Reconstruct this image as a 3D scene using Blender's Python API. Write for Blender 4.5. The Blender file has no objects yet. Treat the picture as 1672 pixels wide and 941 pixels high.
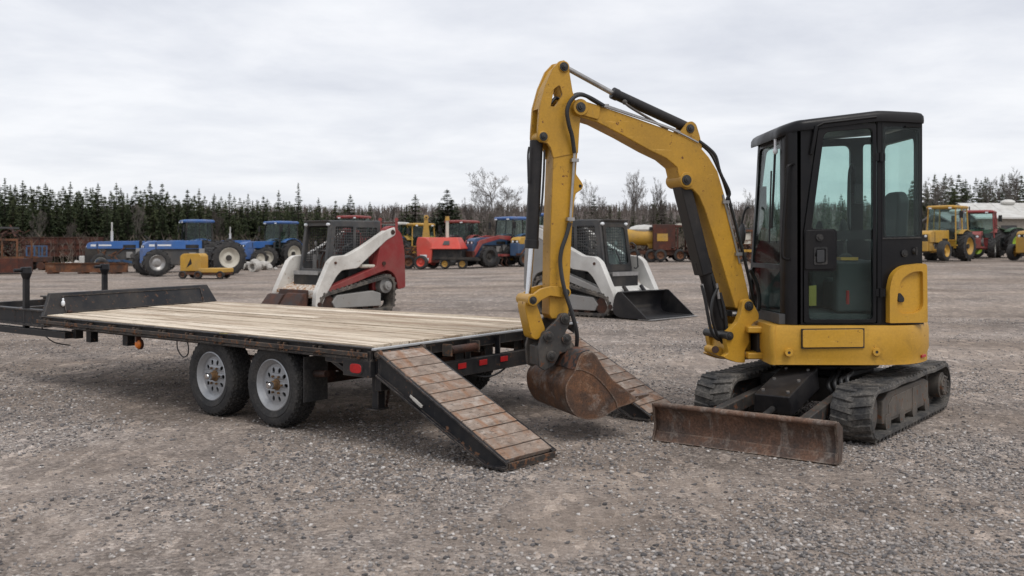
import bpy, bmesh, math, random
import numpy as np
from mathutils import Vector, Matrix, noise
from mathutils.geometry import tessellate_polygon
random.seed(7)
R = math.radians
SC = bpy.context.scene
COL = SC.collection
F, CX, YH, CH = 1625.6, 836.0, 397.0, 1.5      # focal length and horizon measured on the photograph, eye height

# ------------------------------------------------------------------ small maths
def sstep(t):
    t = max(0.0, min(1.0, t)); return t*t*(3-2*t)
def tz(x, y):
    """height of the yard: flat near, rising gently far off towards the right"""
    r = x/max(y, 1.0)
    g = 0.62*sstep((r+0.36)/0.82)
    return g*max(0.0, min(y, 62.0)-22)/28
def on_terrain(px, py):
    """point of the yard seen at a pixel of the photograph"""
    k = (px-CX)/F; lo, hi = 3.0, 140.0
    for _ in range(60):
        d = (lo+hi)/2
        if YH+(CH-tz(k*d, d))/d*F > py: lo = d
        else: hi = d
    return Vector((k*d, d, tz(k*d, d)))
def lerp(a, b, t): return a+(b-a)*t

class Wall:
    """an upright plane through p0 along dir; turns photo pixels into measured points of that plane"""
    def __init__(s, p0, d):
        s.p = Vector((p0[0], p0[1])); s.d = Vector((d[0], d[1])).normalized()
        s.n = Vector((-s.d.y, s.d.x))
        if s.n.y < 0: s.n = -s.n
    def pix(s, px, py, t=0.0):
        k = (px-CX)/F; q = s.p+s.n*t
        a = (k*q.y-q.x)/(s.d.x-k*s.d.y)
        dd = q.y+s.d.y*a
        return (a, CH-(py-YH)/F*dd)
    def w(s, a, z, t=0.0):
        q = s.p+s.d*a+s.n*t
        return Vector((q.x, q.y, z))
    def at(s, px, py, t=0.0):
        a, z = s.pix(px, py, t); return s.w(a, z, t)

# ------------------------------------------------------------------ mesh collecting
class MB:
    def __init__(s, M=None):
        s.v = []; s.f = []; s.M = M.copy() if M else Matrix()
    def add(s, vs, fs):
        o = len(s.v); s.v += [s.M @ Vector(v) for v in vs]
        s.f += [tuple(i+o for i in f) for f in fs]
        return s
    def bx(s, x0, x1, y0, y1, z0, z1, T=None):
        vs = [Vector((x, y, z)) for x in (x0, x1) for y in (y0, y1) for z in (z0, z1)]
        if T: vs = [T @ v for v in vs]
        return s.add(vs, [(0,1,3,2),(4,6,7,5),(0,4,5,1),(2,3,7,6),(0,2,6,4),(1,5,7,3)])
    def hexa(s, c):
        """8 corners: bottom loop then top loop"""
        return s.add(c, [(3,2,1,0),(4,5,6,7),(0,1,5,4),(1,2,6,5),(2,3,7,6),(3,0,4,7)])
    def beam(s, p0, p1, w, h, up=(0,0,1)):
        p0 = Vector(p0); p1 = Vector(p1); d = (p1-p0).normalized(); up = Vector(up)
        r = d.cross(up)
        if r.length < 1e-4: r = d.cross(Vector((1,0,0)))
        r.normalize(); u = r.cross(d).normalized()
        c = []
        for p in (p0, p1):
            c += [p+r*a*w/2+u*b*h/2 for a, b in ((-1,-1),(1,-1),(1,1),(-1,1))]
        return s.hexa(c)
    def cyl(s, p0, p1, r0, r1=None, n=16):
        p0 = Vector(p0); p1 = Vector(p1); r1 = r0 if r1 is None else r1
        d = (p1-p0).normalized()
        a = d.orthogonal().normalized(); b = d.cross(a)
        vs = []
        for p, r in ((p0, r0), (p1, r1)):
            for i in range(n):
                t = 2*math.pi*i/n; vs.append(p+(a*math.cos(t)+b*math.sin(t))*r)
        fs = [(i, (i+1) % n, n+(i+1) % n, n+i) for i in range(n)]
        fs += [tuple(range(n))[::-1], tuple(range(n, 2*n))]
        return s.add(vs, fs)
    def tube(s, pts, r, n=8, res=5, r2=None):
        """smooth hose through the points"""
        P = [Vector(p) for p in pts]
        if len(P) > 2 and res > 1:
            Q = []
            for i in range(len(P)-1):
                a = P[max(i-1, 0)]; b = P[i]; c = P[i+1]; d = P[min(i+2, len(P)-1)]
                for k in range(res):
                    t = k/res
                    Q.append(.5*((2*b)+(c-a)*t+(2*a-5*b+4*c-d)*t*t+(3*b-a-3*c+d)*t**3))
            Q.append(P[-1]); P = Q
        vs = []; fs = []; ref = None
        for i, p in enumerate(P):
            d = (P[min(i+1, len(P)-1)]-P[max(i-1, 0)])
            if d.length < 1e-9: d = Vector((0,0,1))
            d.normalize()
            if ref is None: ref = d.orthogonal()
            ref = (ref-d*ref.dot(d)).normalized(); b = d.cross(ref)
            rr = r if r2 is None else lerp(r, r2, i/max(1, len(P)-1))
            for j in range(n):
                t = 2*math.pi*j/n; vs.append(p+(ref*math.cos(t)+b*math.sin(t))*rr)
        for i in range(len(P)-1):
            for j in range(n):
                fs.append((i*n+j, i*n+(j+1) % n, (i+1)*n+(j+1) % n, (i+1)*n+j))
        fs += [tuple(range(n))[::-1], tuple(range((len(P)-1)*n, len(P)*n))]
        return s.add(vs, fs)
    def prism(s, outer, mapf, t0, t1, holes=()):
        loops = [list(outer)]+[list(h) for h in holes]
        flat = [p for l in loops for p in l]; n = len(flat)
        vs = [mapf(a, b, t0) for a, b in flat]+[mapf(a, b, t1) for a, b in flat]
        fs = []
        if holes:
            tri = tessellate_polygon([[Vector((a, b, 0)) for a, b in l] for l in loops])
            for t in tri:
                fs.append(tuple(t)); fs.append(tuple(i+n for i in t)[::-1])
        else:
            fs.append(tuple(range(n))[::-1]); fs.append(tuple(range(n, 2*n)))
        o = 0
        for l in loops:
            m = len(l)
            for i in range(m):
                a = o+i; b = o+(i+1) % m
                fs.append((a, b, b+n, a+n))
            o += m
        return s.add(vs, fs)
    def plate(s, wall, px, t0, t1, holes=(), tp=None):
        """an outline measured on the photo, given its own plane and thickness"""
        tp = t0 if tp is None else tp
        o = [wall.pix(x, y, tp) for x, y in px]
        hs = [[wall.pix(x, y, tp) for x, y in h] for h in holes]
        return s.prism(o, wall.w, t0, t1, hs)
    def lathe(s, prof, c, axis, n=32, closed=True):
        """prof: (radius, along); a closed ring profile"""
        c = Vector(c); d = Vector(axis).normalized(); a = d.orthogonal().normalized(); b = d.cross(a)
        m = len(prof); vs = []; fs = []
        for i in range(n):
            t = 2*math.pi*i/n; e = a*math.cos(t)+b*math.sin(t)
            for r, h in prof: vs.append(c+e*r+d*h)
        for i in range(n):
            for j in range(m if closed else m-1):
                k = (j+1) % m; i2 = (i+1) % n
                fs.append((i*m+j, i2*m+j, i2*m+k, i*m+k))
        return s.add(vs, fs)
    def dome(s, c, r, n=12, m=6, T=None):
        vs = []; fs = []
        for i in range(m+1):
            p = math.pi*i/m
            for j in range(n):
                t = 2*math.pi*j/n
                v = Vector((r[0]*math.sin(p)*math.cos(t), r[1]*math.sin(p)*math.sin(t), r[2]*math.cos(p)))
                vs.append(Vector(c)+(T @ v if T else v))
        for i in range(m):
            for j in range(n):
                fs.append((i*n+j, i*n+(j+1) % n, (i+1)*n+(j+1) % n, (i+1)*n+j))
        return s.add(vs, fs)
    def build(s, name, mat, parent=None, bevel=0.0, seg=2, ang=38, smooth=True):
        me = bpy.data.meshes.new(name)
        bm = bmesh.new()
        bv = [bm.verts.new(v) for v in s.v]
        for f in s.f:
            try: bm.faces.new([bv[i] for i in f])
            except ValueError: pass
        bmesh.ops.remove_doubles(bm, verts=bm.verts, dist=1e-6)
        bmesh.ops.recalc_face_normals(bm, faces=bm.faces)
        bm.to_mesh(me); bm.free()
        if smooth:
            me.polygons.foreach_set('use_smooth', [True]*len(me.polygons))
            me.set_sharp_from_angle(angle=R(ang))
        me.materials.append(mat)
        o = bpy.data.objects.new(name, me); COL.objects.link(o)
        if parent is not None: o.parent = parent.o if isinstance(parent, Thing) else parent
        if bevel > 0:
            b = o.modifiers.new('edge', 'BEVEL'); b.width = bevel; b.segments = seg
            b.limit_method = 'ANGLE'; b.angle_limit = R(ang); b.harden_normals = True
        return o

def each(mb, name, mat, parent=None, **kw):
    """one object per connected piece"""
    n = len(mb.v); r = list(range(n))
    def find(i):
        while r[i] != i: r[i] = r[r[i]]; i = r[i]
        return i
    for f in mb.f:
        a = find(f[0])
        for i in f[1:]: r[find(i)] = a
    comp = {}
    for f in mb.f: comp.setdefault(find(f[0]), []).append(f)
    out = []
    for fs in comp.values():
        idx = sorted({i for f in fs for i in f}); mp = {i: k for k, i in enumerate(idx)}
        b = MB(); b.v = [mb.v[i] for i in idx]; b.f = [tuple(mp[i] for i in f) for f in fs]; out.append(b.build(name, mat, parent, **kw))
    return out
def tag(o, label=None, cat=None, group=None, kind=None):
    if label: o['label'] = label
    if cat: o['category'] = cat
    if group: o['group'] = group
    if kind: o['kind'] = kind
    return o

class Thing:
    def __init__(s, name, label, cat, loc=(0,0,0), rz=0.0, group=None):
        o = bpy.data.objects.new(name, None); COL.objects.link(o)
        o.empty_display_size = .2
        o.location = loc; o.rotation_euler = (0, 0, rz); s.o = o
        tag(o, label, cat, group)
        s.X = Matrix.Translation(Vector(loc)) @ Matrix.Rotation(rz, 4, 'Z')
        s.inv = s.X.inverted()
    def wmb(s, frame=None):                       # coordinates of the yard (or of a frame placed in it)
        return MB(s.inv @ frame if frame else s.inv)

def copy_tree(src, loc=None, rz=None, scale=None, parent=None):
    c = src.copy(); COL.objects.link(c)
    if parent is not None: c.parent = parent
    if loc is not None: c.location = loc
    if rz is not None: c.rotation_euler = (0, 0, rz)
    if scale is not None: c.scale = scale
    for ch in list(src.children): copy_tree(ch, parent=c)
    return c

# ------------------------------------------------------------------ materials
def mat_new(name):
    m = bpy.data.materials.new(name); m.use_nodes = True
    nt = m.node_tree; nt.nodes.clear()
    out = nt.nodes.new('ShaderNodeOutputMaterial')
    p = nt.nodes.new('ShaderNodeBsdfPrincipled')
    nt.links.new(p.outputs[0], out.inputs[0])
    return m, nt, p
class NT:
    def __init__(s, nt): s.nt = nt
    def n(s, t, **kw):
        x = s.nt.nodes.new('ShaderNode'+t)
        for k, v in kw.items(): setattr(x, k, v)
        return x
    def l(s, a, b): s.nt.links.new(a, b)
    def coord(s, scale=(1,1,1), which='Object'):
        c = s.n('TexCoord'); m = s.n('Mapping'); s.l(c.outputs[which], m.inputs[0])
        m.inputs['Scale'].default_value = scale
        return m.outputs[0]
    def noise(s, vec, sc, det=5, rough=.6, dist=0):
        x = s.n('TexNoise'); s.l(vec, x.inputs['Vector'])
        x.inputs['Scale'].default_value = sc; x.inputs['Detail'].default_value = det
        x.inputs['Roughness'].default_value = rough; x.inputs['Distortion'].default_value = dist
        return x.outputs['Fac']
    def vor(s, vec, sc, feat='F1', out='Distance'):
        x = s.n('TexVoronoi'); x.feature = feat; s.l(vec, x.inputs['Vector']); x.inputs['Scale'].default_value = sc
        return x.outputs[out]
    def ramp(s, v, stops, interp='LINEAR'):
        x = s.n('ValToRGB'); s.l(v, x.inputs[0]); e = x.color_ramp; e.interpolation = interp
        while len(e.elements) < len(stops): e.elements.new(.5)
        for el, (p, c) in zip(e.elements, stops):
            el.position = p; el.color = (*c, 1) if isinstance(c, tuple) else (c, c, c, 1)
        return x.outputs[0]
    def mix(s, fac, a, b, mode='MIX'):
        x = s.n('Mix', data_type='RGBA', blend_type=mode)
        for sock, val in ((x.inputs[0], fac), (x.inputs[6], a), (x.inputs[7], b)):
            if isinstance(val, (int, float)): sock.default_value = val if sock.type == 'VALUE' else (val, val, val, 1)
            elif isinstance(val, tuple): sock.default_value = (*val, 1)
            else: s.l(val, sock)
        return x.outputs[2]
    def math(s, op, a, b=0.0):
        x = s.n('Math', operation=op)
        for sock, val in ((x.inputs[0], a), (x.inputs[1], b)):
            if isinstance(val, (int, float)): sock.default_value = val
            else: s.l(val, sock)
        return x.outputs[0]
    def edge(s, radius, vec):
        """mask of worn edges: where a rounded normal leaves the flat one, broken up by noise"""
        bv = s.n('Bevel'); bv.samples = 4; bv.inputs['Radius'].default_value = radius
        g = s.n('NewGeometry'); d = s.n('VectorMath', operation='DOT_PRODUCT')
        s.l(bv.outputs[0], d.inputs[0]); s.l(g.outputs['Normal'], d.inputs[1])
        e = s.math('SUBTRACT', 1.0, d.outputs['Value'])
        nz = s.ramp(s.noise(vec, 14, 7, .75), [(.38, 0.0), (.60, 1.0)])
        return s.math('MULTIPLY', s.ramp(e, [(.02, 0.0), (.16, 1.0)]), nz)
    def bump(s, h, strength, dist, p):
        x = s.n('Bump'); x.inputs['Strength'].default_value = strength; x.inputs['Distance'].default_value = dist
        s.l(h, x.inputs['Height']); s.l(x.outputs[0], p.inputs['Normal'])

DUST = (.23, .195, .16)
RUST = (.13, .052, .024)
def paint(name, col, rough=.42, chip=.60, dust=.35, dustcol=DUST, chipcol=RUST, sc=1.0, metal=0.0, coat=0.0, bump=.15, spec=.5, scratch=0.0, edge=None):
    """worn machine paint: small tone shifts, chips, streaks and a film of dry dust"""
    m, nt, p = mat_new(name); N = NT(nt); v = N.coord((sc, sc, sc))
    tone = N.ramp(N.noise(v, 2.2, 4), [(.3, .86), (.7, 1.08)])
    base = N.mix(1.0, tuple(col), tone, 'MULTIPLY')
    scr = N.ramp(N.noise(N.coord((sc*9, sc*9, sc*1.6)), 3.0, 6, .7), [(.60, 0.0), (.74, 1.0)])
    base = N.mix(N.math('MULTIPLY', scr, dust*.9), base, tuple(c*1.15 for c in dustcol))
    du = N.ramp(N.noise(v, 1.3, 8, .68), [(.42, 0.0), (.72, 1.0)])
    base = N.mix(N.math('MULTIPLY', du, dust), base, tuple(dustcol))
    if scratch:
        sn = N.ramp(N.noise(N.coord((1.6, 1.6, 42)), 1.6, 5, .75, .3), [(.655, 0.0), (.675, 1.0)])
        base = N.mix(N.math('MULTIPLY', sn, .6*scratch), base, tuple(min(.8, c*1.5+.10) for c in col))
        gr = N.ramp(N.noise(v, 3.4, 7, .72, .6), [(.56, 0.0), (.72, 1.0)])
        base = N.mix(N.math('MULTIPLY', gr, .55*scratch), base, (.10, .062, .025))
    fine = N.ramp(N.noise(v, 60, 3, .6), [(.35, .93), (.7, 1.05)])
    base = N.mix(1.0, base, fine, 'MULTIPLY')
    ch = N.ramp(N.noise(v, 17, 9, .74), [(chip, 0.0), (chip+.018, 1.0)])
    base = N.mix(ch, base, tuple(chipcol))
    if edge: base = N.mix(N.math('MULTIPLY', N.edge(edge[1], v), edge[2]), base, edge[0])
    N.l(base, p.inputs['Base Color'])
    ro = N.math('ADD', N.math('MULTIPLY', du, .3), rough)
    N.l(N.math('MINIMUM', N.math('ADD', ro, N.math('MULTIPLY', ch, .3)), .95), p.inputs['Roughness'])
    p.inputs['Metallic'].default_value = metal; p.inputs['Coat Weight'].default_value = coat; p.inputs['Specular IOR Level'].default_value = spec
    N.bump(N.math('SUBTRACT', N.noise(v, 35, 5), N.math('MULTIPLY', ch, .5)), bump, .004, p)
    return m
def rusty(name, a=(.045, .028, .02), b=(.19, .075, .032), c=(.24, .16, .115), sc=1.0, rough=.75, spread=.0, scrape=None, edge=None):
    m, nt, p = mat_new(name); N = NT(nt); v = N.coord((sc, sc, sc))
    n1 = N.noise(v, 3.2, 9, .68, .4)
    col = N.ramp(n1, [(.30, a), (.47-spread, tuple(lerp(x, y, .45) for x, y in zip(a, b))), (.58, b), (.74, c)])
    if scrape:
        s1 = N.ramp(N.noise(N.coord(scrape), 1.5, 8, .72, .3), [(.52, 0.0), (.62, 1.0)])
        col = N.mix(N.math('MULTIPLY', s1, .62), col, (.235, .20, .172))
        s2 = N.ramp(N.noise(N.coord(scrape), 3.1, 8, .75), [(.60, 0.0), (.66, 1.0)])
        col = N.mix(N.math('MULTIPLY', s2, .7), col, (.030, .022, .018))
    sp = N.ramp(N.noise(v, 48, 6, .7), [(.36, .55), (.66, 1.25)])
    col = N.mix(1.0, col, sp, 'MULTIPLY')
    if edge: col = N.mix(N.math('MULTIPLY', N.edge(edge[1], v), edge[2]), col, edge[0])
    N.l(col, p.inputs['Base Color'])
    N.l(N.ramp(n1, [(.3, rough-.22), (.6, rough+.1)]), p.inputs['Roughness'])
    p.inputs['Metallic'].default_value = .12
    N.bump(N.noise(v, 42, 7, .7), .4, .006, p)
    return m
def plain(name, col, rough=.5, metal=0.0, var=.2, sc=8.0, bump=.1):
    m, nt, p = mat_new(name); N = NT(nt); v = N.coord()
    t = N.ramp(N.noise(v, sc, 5, .65), [(.3, 1-var), (.7, 1+var)])
    N.l(N.mix(1.0, tuple(col), t, 'MULTIPLY'), p.inputs['Base Color'])
    p.inputs['Roughness'].default_value = rough; p.inputs['Metallic'].default_value = metal
    if bump: N.bump(N.noise(v, sc*8, 4), bump, .003, p)
    return m
def rubber(name, dust=.45, base=(.022, .022, .023), dcol=(.16, .14, .12)):
    m, nt, p = mat_new(name); N = NT(nt); v = N.coord()
    d = N.ramp(N.noise(v, 5, 8, .7), [(.40, 0.0), (.72, 1.0)])
    g = N.ramp(N.noise(v, 55, 4, .7), [(.4, .6), (.65, 1.4)])
    c = N.mix(N.math('MULTIPLY', d, dust), base, dcol)
    N.l(N.mix(1.0, c, g, 'MULTIPLY'), p.inputs['Base Color'])
    p.inputs['Roughness'].default_value = .8
    N.bump(N.noise(v, 70, 5), .25, .003, p)
    return m
def glass(name, tint=(.70, .86, .82), refl=1.0):
    m = bpy.data.materials.new(name); m.use_nodes = True; nt = m.node_tree; nt.nodes.clear(); N = NT(nt)
    out = N.n('OutputMaterial'); tr = N.n('BsdfTransparent'); gl = N.n('BsdfGlossy'); mx = N.n('MixShader')
    tr.inputs[0].default_value = (*tint, 1); gl.inputs['Roughness'].default_value = .03
    df = N.n('BsdfDiffuse'); df.inputs[0].default_value = (.32, .33, .31, 1)
    v = N.coord(); dirt = N.ramp(N.noise(v, 4, 8, .7), [(.40, .0), (.8, .035)])
    lw = N.n('LayerWeight'); lw.inputs['Blend'].default_value = .5
    N.l(N.math('ADD', N.math('MULTIPLY', N.math('POWER', lw.outputs['Facing'], 4.0), .26*refl), .018), mx.inputs[0])
    mx2 = N.n('MixShader'); N.l(dirt, mx2.inputs[0]); N.l(tr.outputs[0], mx2.inputs[1]); N.l(df.outputs[0], mx2.inputs[2])
    N.l(mx2.outputs[0], mx.inputs[1]); N.l(gl.outputs[0], mx.inputs[2]); N.l(mx.outputs[0], out.inputs[0])
    return m
def wood(name, cols, along=(1, 14, 14), stain=.5, stcol=(.10, .055, .03), sc=1.6, rw=.3, shift=37.0, st_along=(1, 1, 1), st_sc=2.4, crack=.25):
    """weathered planks: every board gets its own tone, grain runs along the board"""
    m, nt, p = mat_new(name); N = NT(nt)
    geo = N.n('NewGeometry'); rnd = geo.outputs['Random Per Island']
    tc = N.n('TexCoord'); off = N.n('VectorMath', operation='SCALE')
    cmb = N.n('CombineXYZ'); N.l(rnd, cmb.inputs[0]); N.l(rnd, cmb.inputs[1]); N.l(rnd, cmb.inputs[2])
    N.l(cmb.outputs[0], off.inputs[0]); off.inputs['Scale'].default_value = shift
    ad = N.n('VectorMath', operation='ADD'); N.l(tc.outputs['Object'], ad.inputs[0]); N.l(off.outputs[0], ad.inputs[1])
    mp = N.n('Mapping'); N.l(ad.outputs[0], mp.inputs[0]); mp.inputs['Scale'].default_value = along
    v = mp.outputs[0]
    grain = N.noise(v, sc*2.2, 8, .7, .3)
    base = N.ramp(N.math('ADD', N.math('MULTIPLY', grain, 1-rw), N.math('MULTIPLY', rnd, rw)),
                  [(.25, cols[0]), (.5, cols[1]), (.75, cols[2])])
    mp2 = N.n('Mapping'); N.l(ad.outputs[0], mp2.inputs[0]); mp2.inputs['Scale'].default_value = st_along
    big = N.ramp(N.noise(mp2.outputs[0], st_sc, 7, .66, .5), [(.47, 0.0), (.62, 1.0)])
    base = N.mix(N.math('MULTIPLY', big, stain), base, stcol)
    crk = N.ramp(N.noise(v, sc*6, 6, .75), [(.36, crack), (.45, 1.0)])
    base = N.mix(1.0, base, crk, 'MULTIPLY')
    N.l(base, p.inputs['Base Color']); p.inputs['Roughness'].default_value = .85
    N.bump(grain, .35, .008, p)
    return m

YEL = (.53, .288, .030)
M = dict(
    yellow=paint('yellow_paint', YEL, .36, .645, .24, dustcol=(.36, .23, .08), spec=.4, scratch=.8, edge=((.22, .12, .05), .010, .55)),
    yellow_arm=paint('arm_yellow_paint', (.48, .258, .024), .38, .618, .34, dustcol=(.20, .125, .045), spec=.4, scratch=.9, edge=((.17, .085, .035), .012, .75)),
    black=paint('black_paint', (.010, .010, .012), .36, .70, .14, chipcol=(.09, .06, .045), spec=.28),
    cab=paint('cab_black_paint', (.006, .006, .0075), .30, .74, .05, chipcol=(.1, .09, .08), spec=.24),
    trailer=paint('trailer_black', (.011, .012, .015), .45, .605, .22, chipcol=(.16, .085, .05), spec=.25, edge=((.24, .20, .17), .012, .75)),
    trailer_rusty=paint('trailer_worn', (.022, .020, .020), .6, .54, .42, chipcol=(.15, .075, .042), spec=.25, edge=((.27, .19, .14), .012, .8)),
    iron=paint('dirty_iron', (.032, .030, .029), .6, .585, .75, dustcol=(.20, .165, .13), chipcol=RUST, edge=((.22, .19, .165), .012, .7)),
    pin=plain('worn_steel_pin', (.05, .048, .046), .45, .5),
    chrome=plain('chrome_rod', (.62, .62, .63), .16, 1.0, .06, bump=0),
    dull=plain('dull_steel', (.36, .35, .34), .42, .8),
    rust=rusty('rust'), rust_blade=rusty('rust_blade', (.045, .033, .027), (.150, .078, .048), (.245, .185, .145), 1.3, .62, scrape=(6, 6, 1.2), edge=((.30, .24, .19), .02, .8)),
    rust_bucket=rusty('rust_bucket', (.040, .029, .024), (.150, .068, .032), (.245, .16, .105), 1.8, .58, scrape=(2.2, 4.5, 4.5), edge=((.33, .27, .22), .02, .85)),
    rust_dark=rusty('rust_dark', (.02, .014, .012), (.085, .032, .018), (.13, .06, .035), .9),
    rust_red=rusty('rust_red', (.04, .017, .012), (.11, .032, .019), (.16, .07, .045), .7),
    rubber=rubber('rubber', .28, (.017, .017, .018)), track=rubber('track_rubber', .85, (.026, .026, .027), (.20, .18, .155)),
    trackbg=rubber('old_track_rubber', .95, (.04, .037, .035), (.20, .17, .14)),
    hose=plain('hose_rubber', (.016, .016, .017), .5, 0, .2),
    glass=glass('cab_glass', (.80, .885, .866)), glassbg=glass('tractor_glass', (.84, .92, .91), 1.6),
    deck=wood('deck_boards', [(.23, .165, .11), (.57, .475, .36), (.80, .71, .585)], (.55, 15, 15), .78, (.25, .165, .10), st_along=(.55, 4.5, 4.5), st_sc=1.5, crack=.22),
    ramp=wood('ramp_boards', [(.115, .085, .066), (.255, .195, .155), (.48, .42, .37)], (4.5, 1.6, 3), .72, (.235, .108, .048), rw=.10, shift=.35, st_along=(1.5, 3.2, 1.5), st_sc=2.2, crack=.42),
    rim=paint('silver_rim', (.36, .375, .395), .36, .67, .30, metal=.45, chipcol=(.2, .1, .05)),
    red=paint('red_paint', (.23, .020, .02), .5, .64, .32), redbg=paint('faded_red', (.24, .026, .024), .5, .62, .42),
    orange=paint('orange_red', (.52, .055, .034), .45, .66, .3), white=paint('white_paint', (.66, .635, .59), .45, .62, .48, chipcol=(.25, .12, .05)),
    whitebg=paint('off_white', (.58, .57, .54), .5, .66, .42, chipcol=(.22, .13, .07)), cream=paint('cream_rim', (.58, .55, .47), .55, .62, .35),
    blue=paint('blue_paint', (.030, .120, .36), .4, .64, .42), bluedk=paint('dull_blue', (.03, .08, .17), .45, .68, .3),
    green=paint('green_paint', (.02, .075, .03), .5, .66, .3), lime=paint('lime_paint', (.33, .50, .03), .45, .72, .15),
    yelbg=paint('old_yellow', (.48, .27, .03), .5, .60, .42), grey=paint('grey_paint', (.055, .057, .06), .5, .62, .40, spec=.3),
    greylt=paint('light_grey', (.27, .265, .255), .5, .63, .35), dark=paint('dark_metal', (.016, .016, .017), .55, .66, .30, spec=.25),
    seat=plain('seat_vinyl', (.028, .029, .031), .6), interior=plain('cab_trim', (.05, .052, .055), .7),
    lens=plain('red_lens', (.42, .012, .014), .22, 0, .25, 20, 0), reflector=plain('red_reflector', (.50, .018, .02), .3, 0, .2, 12, 0),
    amber=plain('amber_lens', (.62, .16, .015), .25, 0, .2, 20, 0), decal=plain('yellow_decal', (.26, .21, .04), .4, 0, .1),
    whitedecal=plain('white_decal', (.7, .7, .7), .45, 0, .1), lamp=plain('lamp_glass', (.7, .72, .74), .15, 0, .1, bump=0),
    redmark=plain('red_handle', (.30, .015, .015), .4), brass=rusty('rusty_hub', (.10, .06, .03), (.22, .12, .05), (.34, .23, .12), 6),
    stone=plain('pale_stone', (.42, .40, .37), .9),
)
# ------------------------------------------------------------------ camera, sky, sun
cam = bpy.data.cameras.new('camera'); co = bpy.data.objects.new('camera', cam); COL.objects.link(co)
cam.lens = 35; cam.sensor_width = 36; cam.clip_end = 3000; cam.clip_start = .05
co.location = (0, 0, CH); co.rotation_euler = (R(90), 0, 0); cam.shift_y = -(470.5-YH)/1672
cam.dof.use_dof = True; cam.dof.focus_distance = 8.4; cam.dof.aperture_fstop = 3.2
SC.camera = co
SUN_EL, SUN_AZ = 58.0, 150.0           # azimuth from +Y towards +X: behind the camera, to the right
w = bpy.data.worlds.new('World'); SC.world = w; w.use_nodes = True
wn = w.node_tree; wn.nodes.clear(); N = NT(wn)
sky = N.n('TexSky', sky_type='NISHITA'); sky.sun_disc = False
sky.sun_elevation = R(SUN_EL); sky.sun_rotation = R(SUN_AZ)
tc = N.n('TexCoord'); sep = N.n('SeparateXYZ'); N.l(tc.outputs['Generated'], sep.inputs[0])
zz = N.math('ADD', N.math('MAXIMUM', sep.outputs[2], 0.0), .10)
cb = N.n('CombineXYZ'); N.l(N.math('DIVIDE', sep.outputs[0], zz), cb.inputs[0]); N.l(N.math('DIVIDE', sep.outputs[1], zz), cb.inputs[1])
n1 = N.noise(cb.outputs[0], .62, 7, .56, .35); n2 = N.noise(cb.outputs[0], 1.9, 6, .6, .2)
cl = N.math('ADD', N.math('MULTIPLY', n1, .72), N.math('MULTIPLY', n2, .28))
cloud = N.ramp(cl, [(.37, (5.8, 6.0, 6.6)), (.49, (7.0, 7.15, 7.6)), (.60, (8.2, 8.25, 8.5))])
hz = N.ramp(sep.outputs[2], [(0.0, 1.0), (.10, .55), (.25, 0.0)])
cloud = N.mix(N.math('MULTIPLY', hz, .55), cloud, (7.5, 7.6, 7.95))
skyc = N.mix(.93, sky.outputs[0], cloud)
bg = N.n('Background'); N.l(skyc, bg.inputs[0]); bg.inputs[1].default_value = .10
wo = N.n('OutputWorld'); N.l(bg.outputs[0], wo.inputs[0])
sl = bpy.data.lights.new('sun', 'SUN'); sl.energy = 1.45; sl.angle = R(28); sl.color = (1, .965, .92)
so = bpy.data.objects.new('sun', sl); COL.objects.link(so); so.location = (20, -30, 40)
so.rotation_euler = (R(90-SUN_EL), 0, R(180-SUN_AZ))
SC.view_settings.view_transform = 'Standard'; SC.view_settings.look = 'None'
SC.view_settings.exposure = 0.28; SC.view_settings.gamma = 1.0
SC.cycles.max_bounces = 6; SC.cycles.transparent_max_bounces = 12; SC.cycles.use_denoising = True

# ------------------------------------------------------------------ ground
def axis_vals(lo, hi, fine_lo, fine_hi, step):
    v = list(np.arange(fine_lo, fine_hi+1e-6, step)); s = step; x = fine_hi
    while x < hi: s *= 1.16; x += s; v.append(min(x, hi))
    s = step; x = fine_lo
    while x > lo: s *= 1.22; x -= s; v.insert(0, max(x, lo))
    return v
def gz(x, y):
    h = noise.noise(Vector((x*.9, y*.9, 3)))*.012+noise.noise(Vector((x*.33, y*.33, 9)))*.014
    return tz(x, y)+h*(1 if y < 40 else .6)-.012
xs = axis_vals(-400, 400, -9, 9, .22); ys = axis_vals(-60, 900, 3, 22, .22)
gv = [(x, y, gz(x, y)) for y in ys for x in xs]; nx = len(xs)
gf = [(j*nx+i, j*nx+i+1, (j+1)*nx+i+1, (j+1)*nx+i) for j in range(len(ys)-1) for i in range(nx-1)]
m, nt, p = mat_new('gravel'); N = NT(nt); v = N.coord()
big = N.noise(v, .22, 6, .6, .4); mid = N.noise(v, .9, 7, .66, .3)
streak = N.noise(N.coord((.07, .60, 1)), 1.0, 7, .68, .5)
dirt = N.ramp(N.math('ADD', N.math('ADD', N.math('MULTIPLY', big, .45), N.math('MULTIPLY', mid, .35)), N.math('MULTIPLY', streak, .2)), [(.44, 0.0), (.58, 1.0)])
vv = N.n('TexVoronoi'); N.l(v, vv.inputs['Vector']); vv.inputs['Scale'].default_value = 48
vsep = N.n('SeparateColor'); N.l(vv.outputs['Color'], vsep.inputs[0])
peb = N.ramp(vsep.outputs[0], [(0.0, (0.078, 0.072, 0.069)), (.25, (0.156, 0.141, 0.135)), (.5, (0.247, 0.223, 0.210)), (.75, (0.329, 0.289, 0.262)), (.92, (0.411, 0.374, 0.350)), (1.0, (0.604, 0.566, 0.534))])
v2 = N.n('TexVoronoi'); N.l(v, v2.inputs['Vector']); v2.inputs['Scale'].default_value = 190
vs2 = N.n('SeparateColor'); N.l(v2.outputs['Color'], vs2.inputs[0])
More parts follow.
